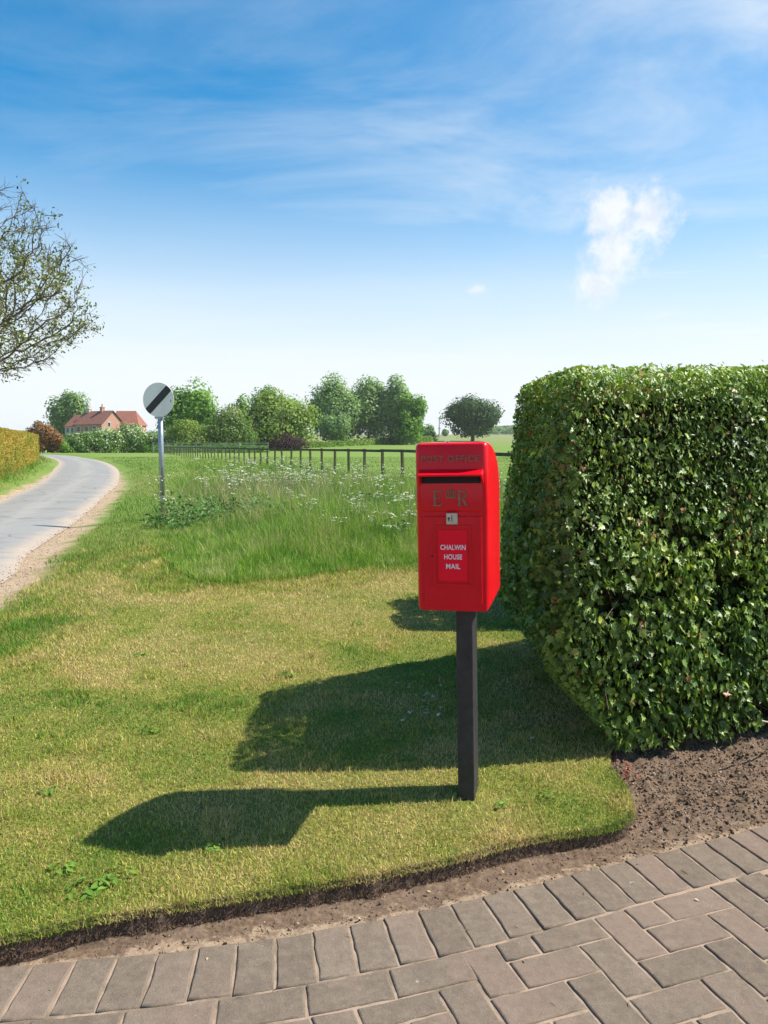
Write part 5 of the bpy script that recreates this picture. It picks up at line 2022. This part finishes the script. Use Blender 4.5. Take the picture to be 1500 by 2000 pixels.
# ------------------------------------------------------------------ left tree, half in frame, just coming into leaf
def spring_tree():
    rs = np.random.RandomState(3)
    base = np.array([-13.75, 25.0, 0.0])
    cen = np.array([0.0, 0.0, 5.75])
    # space colonisation
    att = []
    while len(att) < 2600:
        q = rs.uniform(-1, 1, 3)
        l = np.linalg.norm(q)
        if l > 1 or l < 0.15:
            continue
        p = cen + q * np.array([4.4, 3.6, 4.2 if q[2] > 0 else 2.6])
        if p[2] < 3.1 + 0.14 * abs(p[0]):
            continue
        if rs.rand() < 0.35 and p[0] < -0.5:
            continue
        att.append(p)
    att = np.array(att)
    nodes = [np.array([0.0, 0, 0])]
    par = [-1]
    z = 0.0
    while z < 3.0:
        z += 0.3
        nodes.append(np.array([0.05 * math.sin(z * 2), 0.05 * math.cos(z * 1.7), z]))
        par.append(len(nodes) - 2)
    step, infl, kill = 0.27, 2.4, 0.40
    N = np.array(nodes)
    alive = np.ones(len(att), bool)
    for it in range(120):
        A = att[alive]
        if len(A) == 0:
            break
        D = np.linalg.norm(A[:, None, :] - N[None], axis=2)
        j = D.argmin(1)
        dm = D[np.arange(len(A)), j]
        ok = dm < (infl if it > 4 else 6)
        if not ok.any():
            break
        dirs = {}
        for a, jj in zip(A[ok], j[ok]):
            v = a - N[jj]
            dirs.setdefault(jj, np.zeros(3))
            dirs[jj] += v / np.linalg.norm(v)
        new = []
        for jj, v in dirs.items():
            v = v / max(np.linalg.norm(v), 1e-6) + rs.normal(0, 0.22, 3) + np.array([0, 0, 0.02])
            q = N[jj] + v / np.linalg.norm(v) * step
            if np.linalg.norm(N - q, axis=1).min() < 0.09:
                continue
            new.append(q)
            par.append(jj)
        if not new:
            break
        N = np.vstack([N, new])
        D2 = np.linalg.norm(att[:, None, :] - np.array(new)[None], axis=2).min(1)
        alive &= D2 > kill
    n = len(N)
    kids = [[] for _ in range(n)]
    for i, p in enumerate(par):
        if p >= 0:
            kids[p].append(i)
    rad = np.zeros(n)
    for i in range(n - 1, -1, -1):
        rad[i] = (sum(rad[k] ** 2.35 for k in kids[i])) ** (1 / 2.35) if kids[i] else 0.011
    V, F, off = [], [], 0
    def tube(p, q, r0, r1, k=5):
        nonlocal off
        d = q - p
        l = np.linalg.norm(d)
        if l < 1e-6:
            return
        d = d / l
        a = np.cross(d, [0.3, 0.2, 1.0])
        a /= np.linalg.norm(a)
        b = np.cross(d, a)
        th = np.arange(k) / k * 2 * PI
        ring = np.cos(th)[:, None] * a + np.sin(th)[:, None] * b
        V.append(p + ring * r0)
        V.append(q + ring * r1)
        for i in range(k):
            F.append((off + i, off + (i + 1) % k, off + k + (i + 1) % k, off + k + i))
        off += 2 * k
    for i in range(1, n):
        tube(N[par[i]], N[i], min(rad[par[i]], rad[i] * 1.25), rad[i], 7 if rad[i] > 0.05 else 4)
    # fine twigs and leaves on the thin wood
    LP, LV = [], []
    for i in range(1, n):
        if rad[i] > 0.032:
            continue
        d0 = N[i] - N[par[i]]
        for _ in range(3 if kids[i] else 4):
            d = d0 / max(np.linalg.norm(d0), 1e-6) + rs.normal(0, 0.55, 3) + np.array([0, 0, 0.1])
            d /= np.linalg.norm(d)
            L = rs.uniform(0.16, 0.42)
            p = N[i]
            q = p + d * L
            tube(p, q, 0.0075, 0.004, 3)
            # leaf flush is thicker in the middle of the crown's right side
            patch = float(vnoise(np.array([N[i][0] * 0.9 + N[i][1] * 0.5]), np.array([N[i][2] * 1.1 - N[i][1] * 0.4]), 4)[0])
            dens = 0.03 + 0.55 * float(sstep(patch, 0.40, 0.75)) + 0.9 * math.exp(-((N[i][0] - 2.0) / 1.5) ** 2 - ((N[i][2] - 6.7) / 0.9) ** 2)
            if rs.rand() < dens:
                k = rs.randint(3, 10)
                pts = q + rs.normal(0, 0.085, (k, 3))
                LP.append(pts)
                LV += list(np.clip(rs.normal(0.35 + 0.5 * min(1, dens - 0.25), 0.2, k), 0, 1))
    root = empty("spring_tree", tuple(base))
    tag(root, "tree with thin new leaves reaching in from the left edge above the golden hedge", "tree")
    link_mesh("trunk", np_mesh("trunk", np.concatenate(V), np.array(F), None, True), bark_mat("spring_bark", (0.105, 0.085, 0.07)), root)
    LP = np.concatenate(LP)
    m = leaf_mat("spring_leaf", [(0.0, (0.07, 0.10, 0.025)), (0.4, (0.13, 0.16, 0.03)), (0.75, (0.24, 0.24, 0.045)), (1.0, (0.34, 0.28, 0.06))], 0.55, 0.3, 0.25)
    VV, FF = scatter(LEAF_V, LEAF_F, LP, frames(rs.normal(size=LP.shape) + np.array([0, 0, 0.4]), rs.uniform(0, 6.28, len(LP))), rs.uniform(0.045, 0.095, len(LP)))
    link_mesh("crown", np_mesh("crown", VV, FF, {'v': np.repeat(LV, len(LEAF_V))}), m, root)


spring_tree()


# ------------------------------------------------------------------ paddock fence
def fence():
    wood = simple_mat("dark_fence_wood", (0.095, 0.092, 0.055), 0.85, 0, 0.5, 6, 0.2, 0.4)
    ms = np.arange(9, 63)
    ys = 1.5 * ms
    xs = 8.4 - 0.3753 * ys
    root = empty("paddock_fence", (float(xs[0]), float(ys[0]), 0))
    tag(root, "dark wooden single rail paddock fence running across the meadow", "fence")
    o = np.array([xs[0], ys[0], 0])
    top = np.interp(ys, [13, 20, 35, 55, 95], [1.10, 1.135, 1.055, 0.98, 0.86])
    dirv = Vector((-0.3753, 1, 0)).normalized()
    ang = math.atan2(dirv.y, dirv.x)
    bm = bmesh.new()
    for k in range(len(ms) - 1):
        p = Vector((xs[k], ys[k], top[k] - 0.05 + random.uniform(-0.006, 0.006))) - Vector(o)
        q = Vector((xs[k + 1], ys[k + 1], top[k + 1] - 0.05 + random.uniform(-0.006, 0.006))) - Vector(o)
        c, d = (p + q) / 2, q - p
        rot = Euler((0, -math.atan2(d.z, math.hypot(d.x, d.y)), math.atan2(d.y, d.x)))
        bm_box(bm, c + Vector((-0.055, -0.02, 0)), (d.length - 0.004, 0.038, 0.075), rot)
    bm_obj("rail", bm, wood, root)
    tpl = None
    for k in range(len(ms)):
        if tpl is None:
            bm = bmesh.new()
            bm_box(bm, (0, 0, 0.46), (0.066, 0.075, 1.12))
            tpl = bm_obj("post", bm, wood, root, 0.008, 1)
            p = tpl
        else:
            p = tpl.copy()
            COL.objects.link(p)
            p.parent = root
        p.location = (xs[k] - o[0], ys[k] - o[1], top[k] - 1.02 + random.uniform(-0.01, 0.015))
        p.rotation_euler = (random.gauss(0, 0.02), random.gauss(0, 0.02), ang + random.gauss(0, 0.05))
    # far three rail fence before the bushes
    root = empty("field_fence", (px2x(300, 104), 104.0, 0.1))
    tag(root, "weathered grey three rail field fence in front of the far bushes", "fence")
    grey = simple_mat("grey_fence_wood", (0.30, 0.29, 0.25), 0.85, 0, 0.25, 4)
    xa, xb = px2x(296, 104), px2x(520, 104)
    L = xb - xa
    for dz in (0.35, 0.75, 1.15):
        bm = bmesh.new()
        bm_box(bm, (L / 2, 0, dz), (L, 0.05, 0.11))
        bm_obj("rail", bm, grey, root)
    first = None
    for k in range(9):
        if first is None:
            bm = bmesh.new()
            bm_box(bm, (0, 0.06, 0.6), (0.12, 0.07, 1.4))
            first = bm_obj("post", bm, grey, root)
            p = first
        else:
            p = first.copy()
            COL.objects.link(p)
            p.parent = root
        p.location = (L * k / 8, 0, 0)


fence()


# ------------------------------------------------------------------ farmhouse
def house():
    Y = 158.0
    g = float(rise(np.array([Y]))[0])
    root = empty("farmhouse", (px2x(206, Y), Y, g))
    tag(root, "brick farmhouse with red tiled roofs and chimneys behind the hawthorns", "house")

    def tile_mat(name, a, b):
        m, nt = new_mat(name)
        tc = nt.n('ShaderNodeTexCoord')
        n = nt.noise(1.2, 5, 0.7, tc.outputs['Object'])
        n2 = nt.noise(9, 3, 0.7, tc.outputs['Object'])
        c = nt.ramp(nt.math('ADD', nt.math('MULTIPLY', n, 0.6), nt.math('MULTIPLY', n2, 0.4)), [(0.3, a), (0.7, b)])
        wv = nt.n('ShaderNodeTexWave')
        wv.bands_direction = 'Z'
        wv.inputs['Scale'].default_value = 2.4
        wv.inputs['Distortion'].default_value = 0.6
        nt.t.links.new(tc.outputs['Object'], wv.inputs[0])
        c = nt.mix(nt.math('MULTIPLY', wv.outputs[1], 0.25), c, (0.12, 0.04, 0.03))
        bs = nt.n('ShaderNodeBsdfPrincipled')
        nt.t.links.new(c, bs.inputs['Base Color'])
        bs.inputs['Roughness'].default_value = 0.85
        finish(nt, bs.outputs[0])
        return m
    tile = tile_mat("clay_roof_tile", (0.22, 0.080, 0.052), (0.35, 0.145, 0.095))
    mb, nt = new_mat("red_brick_wall")
    tc = nt.n('ShaderNodeTexCoord')
    br = nt.n('ShaderNodeTexBrick')
    mpn = nt.n('ShaderNodeMapping')
    mpn.inputs['Rotation'].default_value = (R(90), 0, 0)
    nt.t.links.new(tc.outputs['Object'], mpn.inputs[0])
    nt.t.links.new(mpn.outputs[0], br.inputs[0])
    br.inputs['Color1'].default_value = (0.36, 0.15, 0.105, 1)
    br.inputs['Color2'].default_value = (0.44, 0.21, 0.15, 1)
    br.inputs['Mortar'].default_value = (0.42, 0.34, 0.28, 1)
    br.inputs['Scale'].default_value = 3.0
    bs = nt.n('ShaderNodeBsdfPrincipled')
    c = nt.mix(nt.math('MULTIPLY', nt.noise(1.5, 4, 0.6, tc.outputs['Object']), 0.5), br.outputs[0], (0.48, 0.28, 0.21))
    nt.t.links.new(c, bs.inputs['Base Color'])
    bs.inputs['Roughness'].default_value = 0.9
    finish(nt, bs.outputs[0])
    cream = simple_mat("cream_render", (0.50, 0.46, 0.38), 0.85, 0, 0.15, 0.6)
    stone = simple_mat("pale_chimney", (0.50, 0.44, 0.38), 0.85, 0, 0.2, 1.5)
    glass = simple_mat("window_glass", (0.03, 0.035, 0.04), 0.12, 0, 0.2, 2)
    white = simple_mat("white_frame", (0.7, 0.7, 0.68), 0.6, 0, 0.05, 2)
    timber = simple_mat("dark_bargeboard", (0.075, 0.045, 0.035), 0.8, 0, 0.2, 2)

    def block(L, W, he, hr, hip=0.0, over=0.25):
        """local block along +x from 0 to L, width W centred on y; returns (wall bm, roof bm)"""
        w = bmesh.new()
        v = {}
        for x in (0, L):
            for y in (-W / 2, W / 2):
                for z in (-0.3, he):
                    v[(x, y, z)] = w.verts.new((x, y, z))
        for y in (-W / 2, W / 2):
            w.faces.new((v[(0, y, -0.3)], v[(L, y, -0.3)], v[(L, y, he)], v[(0, y, he)]))
        for x in (0, L):
            if x == L and hip:
                w.faces.new((v[(x, -W / 2, -0.3)], v[(x, W / 2, -0.3)], v[(x, W / 2, he)], v[(x, -W / 2, he)]))
            else:
                a = w.verts.new((x, 0, hr))
                w.faces.new((v[(x, -W / 2, -0.3)], v[(x, W / 2, -0.3)], v[(x, W / 2, he)], a, v[(x, -W / 2, he)]))
        r = bmesh.new()
        th = 0.12
        sl = (hr - he) / (W / 2)
        xo0, xo1 = -over * 0.5, L + (over * 0.5 if not hip else over)
        ye = W / 2 + over
        ze = he - sl * over

        def slab(pts):
            a = [r.verts.new((p[0], p[1], p[2] + 0.03)) for p in pts]
            b = [r.verts.new((p[0], p[1], p[2] + 0.03 + th)) for p in pts]
            m = len(pts)
            r.faces.new(a[::-1])
            r.faces.new(b)
            for i in range(m):
                r.faces.new((a[i], a[(i + 1) % m], b[(i + 1) % m], b[i]))
        xr = L - hip if hip else xo1
        slab([(xo0, -ye, ze), (xo1, -ye, ze), (xr, -0.002, hr), (xo0, -0.002, hr)])
        slab([(xo0, ye, ze), (xo0, 0.002, hr), (xr, 0.002, hr), (xo1, ye, ze)])
        if hip:
            slab([(xo1 + 0.002, -ye, ze), (xo1 + 0.002, ye, ze), (xr + 0.002, 0, hr)])
        return w, r

    # main wing: gable towards the viewer's right, ridge running away to the left
    s = Y / 1500
    main = Matrix.Translation((1.9, 0.0, 0)) @ Matrix.Rotation(R(148), 4, 'Z')
    w, r = block(8.6, 5.6, 4.55, 7.15)
    bmesh.ops.transform(w, matrix=main, verts=w.verts)
    bmesh.ops.transform(r, matrix=main, verts=r.verts)
    bm_obj("gable_wall", w, mb, root)
    bm_obj("roof", r, tile, root)
    # lower left wing continues the ridge line
    low = Matrix.Translation((1.9, 0.0, 0)) @ Matrix.Rotation(R(148), 4, 'Z') @ Matrix.Translation((8.65, 0, 0))
    w, r = block(3.4, 5.2, 4.2, 6.5)
    bmesh.ops.transform(w, matrix=low, verts=w.verts)
    bmesh.ops.transform(r, matrix=low, verts=r.verts)
    bm_obj("wing_wall", w, cream, root)
    bm_obj("wing_roof", r, tile, root)
    # rear wing with hipped end to the right
    rear = Matrix.Translation((1.2, 4.6, 0))
    w, r = block(5.2, 5.6, 4.5, 7.25, 1.2)
    bmesh.ops.transform(w, matrix=rear, verts=w.verts)
    bmesh.ops.transform(r, matrix=rear, verts=r.verts)
    bm_obj("rear_wall", w, mb, root)
    bm_obj("rear_roof", r, tile, root)
    # bargeboards on the gable
    bm = bmesh.new()
    for sy in (-1, 1):
        p, q = main @ Vector((-0.17, sy * 3.05, 4.28)), main @ Vector((-0.17, 0, 7.2))
        d = q - p
        bm_tube(bm, p, q, 0.10, None, 4)
    bm_obj("bargeboard", bm, timber, root)
    # windows: gable and long front
    def window(M, w_, h_):
        bm = bmesh.new()
        bm_box(bm, (0, 0, 0), (w_ + 0.2, 0.10, h_ + 0.2))
        bmesh.ops.transform(bm, matrix=M, verts=bm.verts)
        fr = bm_obj("window", bm, white, root)
        bm = bmesh.new()
        bm_box(bm, (0, -0.03, 0), (w_, 0.12, h_))
        bmesh.ops.transform(bm, matrix=M, verts=bm.verts)
        bm_obj("pane", bm, glass, fr)
    gw = main @ Matrix.Translation((-0.03, 1.0, 4.45)) @ Matrix.Rotation(R(-90), 4, 'Z')
    window(gw, 0.55, 0.8)
    for xx in (2.2, 4.6, 7.2):
        window(main @ Matrix.Translation((xx, 2.83, 3.55)) @ Matrix.Rotation(R(180), 4, 'Z'), 0.9, 1.1)
    for xx in (0.9, 2.4):
        window(low @ Matrix.Translation((xx, 2.63, 3.3)) @ Matrix.Rotation(R(180), 4, 'Z'), 0.8, 1.0)
    # chimneys
    def chimney(M, mat, w_, h_, pots):
        bm = bmesh.new()
        bm_box(bm, (0, 0, h_ / 2 - 0.8), (w_, 0.7, h_ + 0.8))
        bm_box(bm, (0, 0, h_ - 0.35), (w_ + 0.16, 0.86, 0.16))
        for k in range(pots):
            x = (k - (pots - 1) / 2) * 0.45
            bm_tube(bm, (x, 0, h_ - 0.4), (x, 0, h_ + 0.35), 0.15, 0.12, 10)
        bmesh.ops.transform(bm, matrix=M, verts=bm.verts)
        bm_obj("chimney", bm, mat, root)
    chimney(main @ Matrix.Translation((7.6, 0, 7.1)), stone, 1.25, 1.0, 2)
    chimney(main @ Matrix.Translation((3.2, 0, 7.1)), mb, 0.65, 1.25, 1)


house()


# ------------------------------------------------------------------ small things
def small_things():
    # mast on the skyline
    Y = 320.0
    g = float(rise(np.array([Y]))[0])
    steel = simple_mat("mast_grey", (0.42, 0.42, 0.42), 0.6, 0.2, 0.1, 1)
    root = empty("mast", (px2x(857.5, Y), Y, g))
    tag(root, "slim grey mast on the skyline between the tall row and oak", "mast")
    bm = bmesh.new()
    h = EYE + (865 - 815) / 1500 * Y - g
    bm_tube(bm, (0, 0, 0), (0, 0, h), 0.34, 0.20, 10)
    bm_obj("shaft", bm, steel, root)
    bm = bmesh.new()
    bm_box(bm, (0, 0, h * 0.42), (1.2, 1.2, 0.25))
    bm_obj("platform", bm, steel, root)
    # small white board in the field behind the post box
    Y = 62.0
    wht = simple_mat("white_board", (0.72, 0.72, 0.70), 0.6, 0, 0.1, 4)
    blk = simple_mat("board_mark", (0.08, 0.08, 0.08), 0.6, 0, 0.1, 4)
    root = empty("field_board", (px2x(872, Y), Y, 0))
    tag(root, "small white board on a stake in the field behind the post box", "notice board")
    bm = bmesh.new()
    bm_box(bm, (0, 0.05, 0.55), (0.07, 0.07, 1.25))
    bm_obj("stake", bm, wht, root)
    bm = bmesh.new()
    bm_box(bm, (0, 0, 1.33), (0.42, 0.03, 0.26))
    bd = bm_obj("board", bm, wht, root, 0.005, 1)
    bm = bmesh.new()
    bm_box(bm, (0.06, -0.017, 1.35), (0.16, 0.006, 0.10))
    bm_obj("dark_patch", bm, blk, bd)
    # daisies in the shaded lawn
    wm = simple_mat("daisy_petal", (0.80, 0.80, 0.78), 0.7, 0, 0.05, 50)
    ym = simple_mat("daisy_eye", (0.65, 0.42, 0.03), 0.7, 0, 0.05, 50)
    gm = simple_mat("daisy_stalk", (0.09, 0.16, 0.03), 0.7, 0, 0.1, 50)
    spots = []
    rs = np.random.RandomState(8)
    for k in range(18):
        spots.append((rs.normal(0.20, 0.055), rs.normal(3.62, 0.14)))
    spots += [(0.655, 3.22), (0.70, 3.17), (0.66, 3.13)]
    first = None
    for i, (x, y) in enumerate(spots):
        if first is None:
            root = empty("daisy", (x, y, 0))
            bm = bmesh.new()
            for k in range(13):
                a = k / 13 * 2 * PI
                d, t = Vector((math.cos(a), math.sin(a), 0)), Vector((-math.sin(a), math.cos(a), 0))
                zz = Vector((0, 0, 0.0355 + 0.001 * (k % 2)))
                p = [bm.verts.new(zz + d * r0 + t * w0 + Vector((0, 0, dz))) for r0, w0, dz in ((0.002, 0.0006, 0), (0.007, 0.0017, 0.0012), (0.0095, 0.0, 0.001), (0.007, -0.0017, 0.0012))]
                bm.faces.new(p)
            bm_obj("petals", bm, wm, root)
            bm = bmesh.new()
            bmesh.ops.create_uvsphere(bm, u_segments=8, v_segments=5, radius=0.0028, matrix=Matrix.Translation((0, 0, 0.0365)) @ Matrix.Diagonal((1, 1, 0.6, 1)))
            bm_obj("eye", bm, ym, root)
            bm = bmesh.new()
            bm_tube(bm, (0, 0, -0.004), (0, 0, 0.036), 0.0008, None, 5)
            bm_obj("stalk", bm, gm, root)
            first = root
        else:
            root = first.copy()
            COL.objects.link(root)
            for ch in first.children:
                c = ch.copy()
                COL.objects.link(c)
                c.parent = root
        root.location = (x, y, rs.uniform(-0.006, 0.004))
        root.rotation_euler = (rs.normal(0, 0.25) + 0.2, rs.normal(0, 0.25), rs.uniform(0, 6))
        if i < 18:
            tag(root, "small white daisy in the shaded patch of lawn behind the post", "daisy", "daisies in the shaded lawn")
        else:
            tag(root, "small white daisy in the lawn close to the hedge's foot", "daisy", "daisies beside the hedge foot")
    # red-leaved seedling at the corner of the bed
    root = empty("seedling", (0.965, 2.93, -0.02))
    tag(root, "small red-leaved seedling where lawn, bed and hedge meet", "plant")
    rl = leaf_mat("red_leaf", [(0, (0.24, 0.045, 0.025)), (1, (0.36, 0.09, 0.04))], 0.5, 0.2)
    n = 16
    rs = np.random.RandomState(2)
    pos = rs.normal(0, 0.017, (n, 3)) + np.array([0, 0, 0.035])
    nr = rs.normal(0, 0.5, (n, 3)) + np.array([0.2, -0.4, 0.7])
    V, F = scatter(LEAF_V, LEAF_F, pos, frames(nr, rs.uniform(0, 6.28, n)), rs.uniform(0.010, 0.018, n))
    link_mesh("leaves", np_mesh("leaves", V, F, {'v': np.repeat(rs.rand(n), len(LEAF_V))}), rl, root)
    bm = bmesh.new()
    for k in range(5):
        bm_tube(bm, (0, 0, -0.01), (rs.normal(0, 0.014), rs.normal(0, 0.014), 0.035), 0.0014, 0.0009, 5)
    bm_obj("stem", bm, simple_mat("red_stem", (0.16, 0.06, 0.04), 0.7), root)


small_things()


def lawn_weeds():
    m = leaf_mat("rosette_leaf", [(0, (0.105, 0.21, 0.026)), (1, (0.19, 0.31, 0.045))], 0.6, 0.25, 0.2)
    rs = np.random.RandomState(5)
    spots = [(-0.86, 2.13, 0.055), (-0.80, 2.20, 0.045), (-0.98, 2.24, 0.04), (0.42, 2.66, 0.035), (0.60, 2.72, 0.03), (-1.25, 2.75, 0.04), (-0.55, 2.36, 0.03),
             (-1.05, 3.35, 0.04), (-0.55, 4.2, 0.05), (-1.5, 4.6, 0.05), (0.1, 3.05, 0.03), (-0.2, 5.4, 0.05)]
    for x, y, r in spots:
        root = empty("weed_rosette", (x, y, 0.0))
        tag(root, "low broad-leaved weed rosette growing flat in the mown lawn", "weed", "weed rosettes in the lawn")
        k = rs.randint(16, 26)
        a = rs.uniform(0, 2 * PI, k)
        rad = r * rs.uniform(0.3, 1.0, k)
        pos = np.column_stack([np.cos(a) * rad, np.sin(a) * rad, 0.008 + rs.uniform(0, 0.010, k)])
        nr = np.column_stack([np.cos(a) * 0.35, np.sin(a) * 0.35, np.ones(k)]) + rs.normal(0, 0.2, (k, 3))
        V, F = scatter(LEAF_V, LEAF_F, pos, frames(nr, rs.uniform(0, 6.28, k)), rs.uniform(0.3, 0.5, k) * r)
        link_mesh("leaves", np_mesh("leaves", V, F, {'v': np.repeat(rs.rand(k), len(LEAF_V))}), m, root)


lawn_weeds()


def haze():
    bm = bmesh.new()
    bm_box(bm, (0, 720, 14), (4700, 3500, 36))
    m, nt = new_mat("air")
    v = nt.n('ShaderNodeVolumePrincipled')
    v.inputs['Color'].default_value = (1.0, 0.985, 0.96, 1)
    v.inputs['Density'].default_value = 0.00022
    v.inputs['Anisotropy'].default_value = 0.1
    o = nt.n('ShaderNodeOutputMaterial')
    nt.t.links.new(v.outputs[0], o.inputs['Volume'])
    tag(bm_obj("haze", bm, m), "thin pale summer haze over the fields", "haze", kind='stuff')


haze()


def litter():
    rs = np.random.RandomState(21)
    n = 900
    P = np.column_stack([rs.uniform(-1.4, 1.7, n), rs.uniform(1.3, 3.1, n)])
    sl, sp = lawn_sd(P), pave_sd(P) - 0.206
    keep = (sl < -0.02) & ((sp > 0.0) | (rs.rand(n) < 0.10))
    P, sp = P[keep], sp[keep]
    n = len(P)
    z = np.where(sp < 0, PAVE_Z + 0.003, PAVE_Z + 0.004 + 0.035 * sstep(P[:, 0], 0.72, 1.02) * sstep(sp, 0.02, 0.12))
    leaf = rs.rand(n) < 0.25
    sc = np.where(leaf, rs.uniform(0.005, 0.011, n), rs.uniform(0.010, 0.022, n))
    scl = np.column_stack([np.where(leaf, sc, sc * 0.10), sc, sc])
    nr = np.column_stack([rs.normal(0, 0.25, n), rs.normal(0, 0.25, n), np.ones(n)])
    V, F = scatter(LEAF_V, LEAF_F, np.column_stack([P, z]), frames(nr, rs.uniform(0, 6.28, n)), scl)
    m = leaf_mat("dry_litter", [(0, (0.12, 0.075, 0.04)), (0.5, (0.34, 0.25, 0.13)), (0.85, (0.50, 0.40, 0.24)), (1, (0.16, 0.22, 0.05))], 0.8, 0.1, 0.1)
    tag(link_mesh("leaf_litter", np_mesh("leaf_litter", V, F, {'v': np.repeat(rs.rand(n), len(LEAF_V))}), m),
        "dry straw and small dead leaves strewn between the lawn edge and the paving", "litter", kind='stuff')


litter()
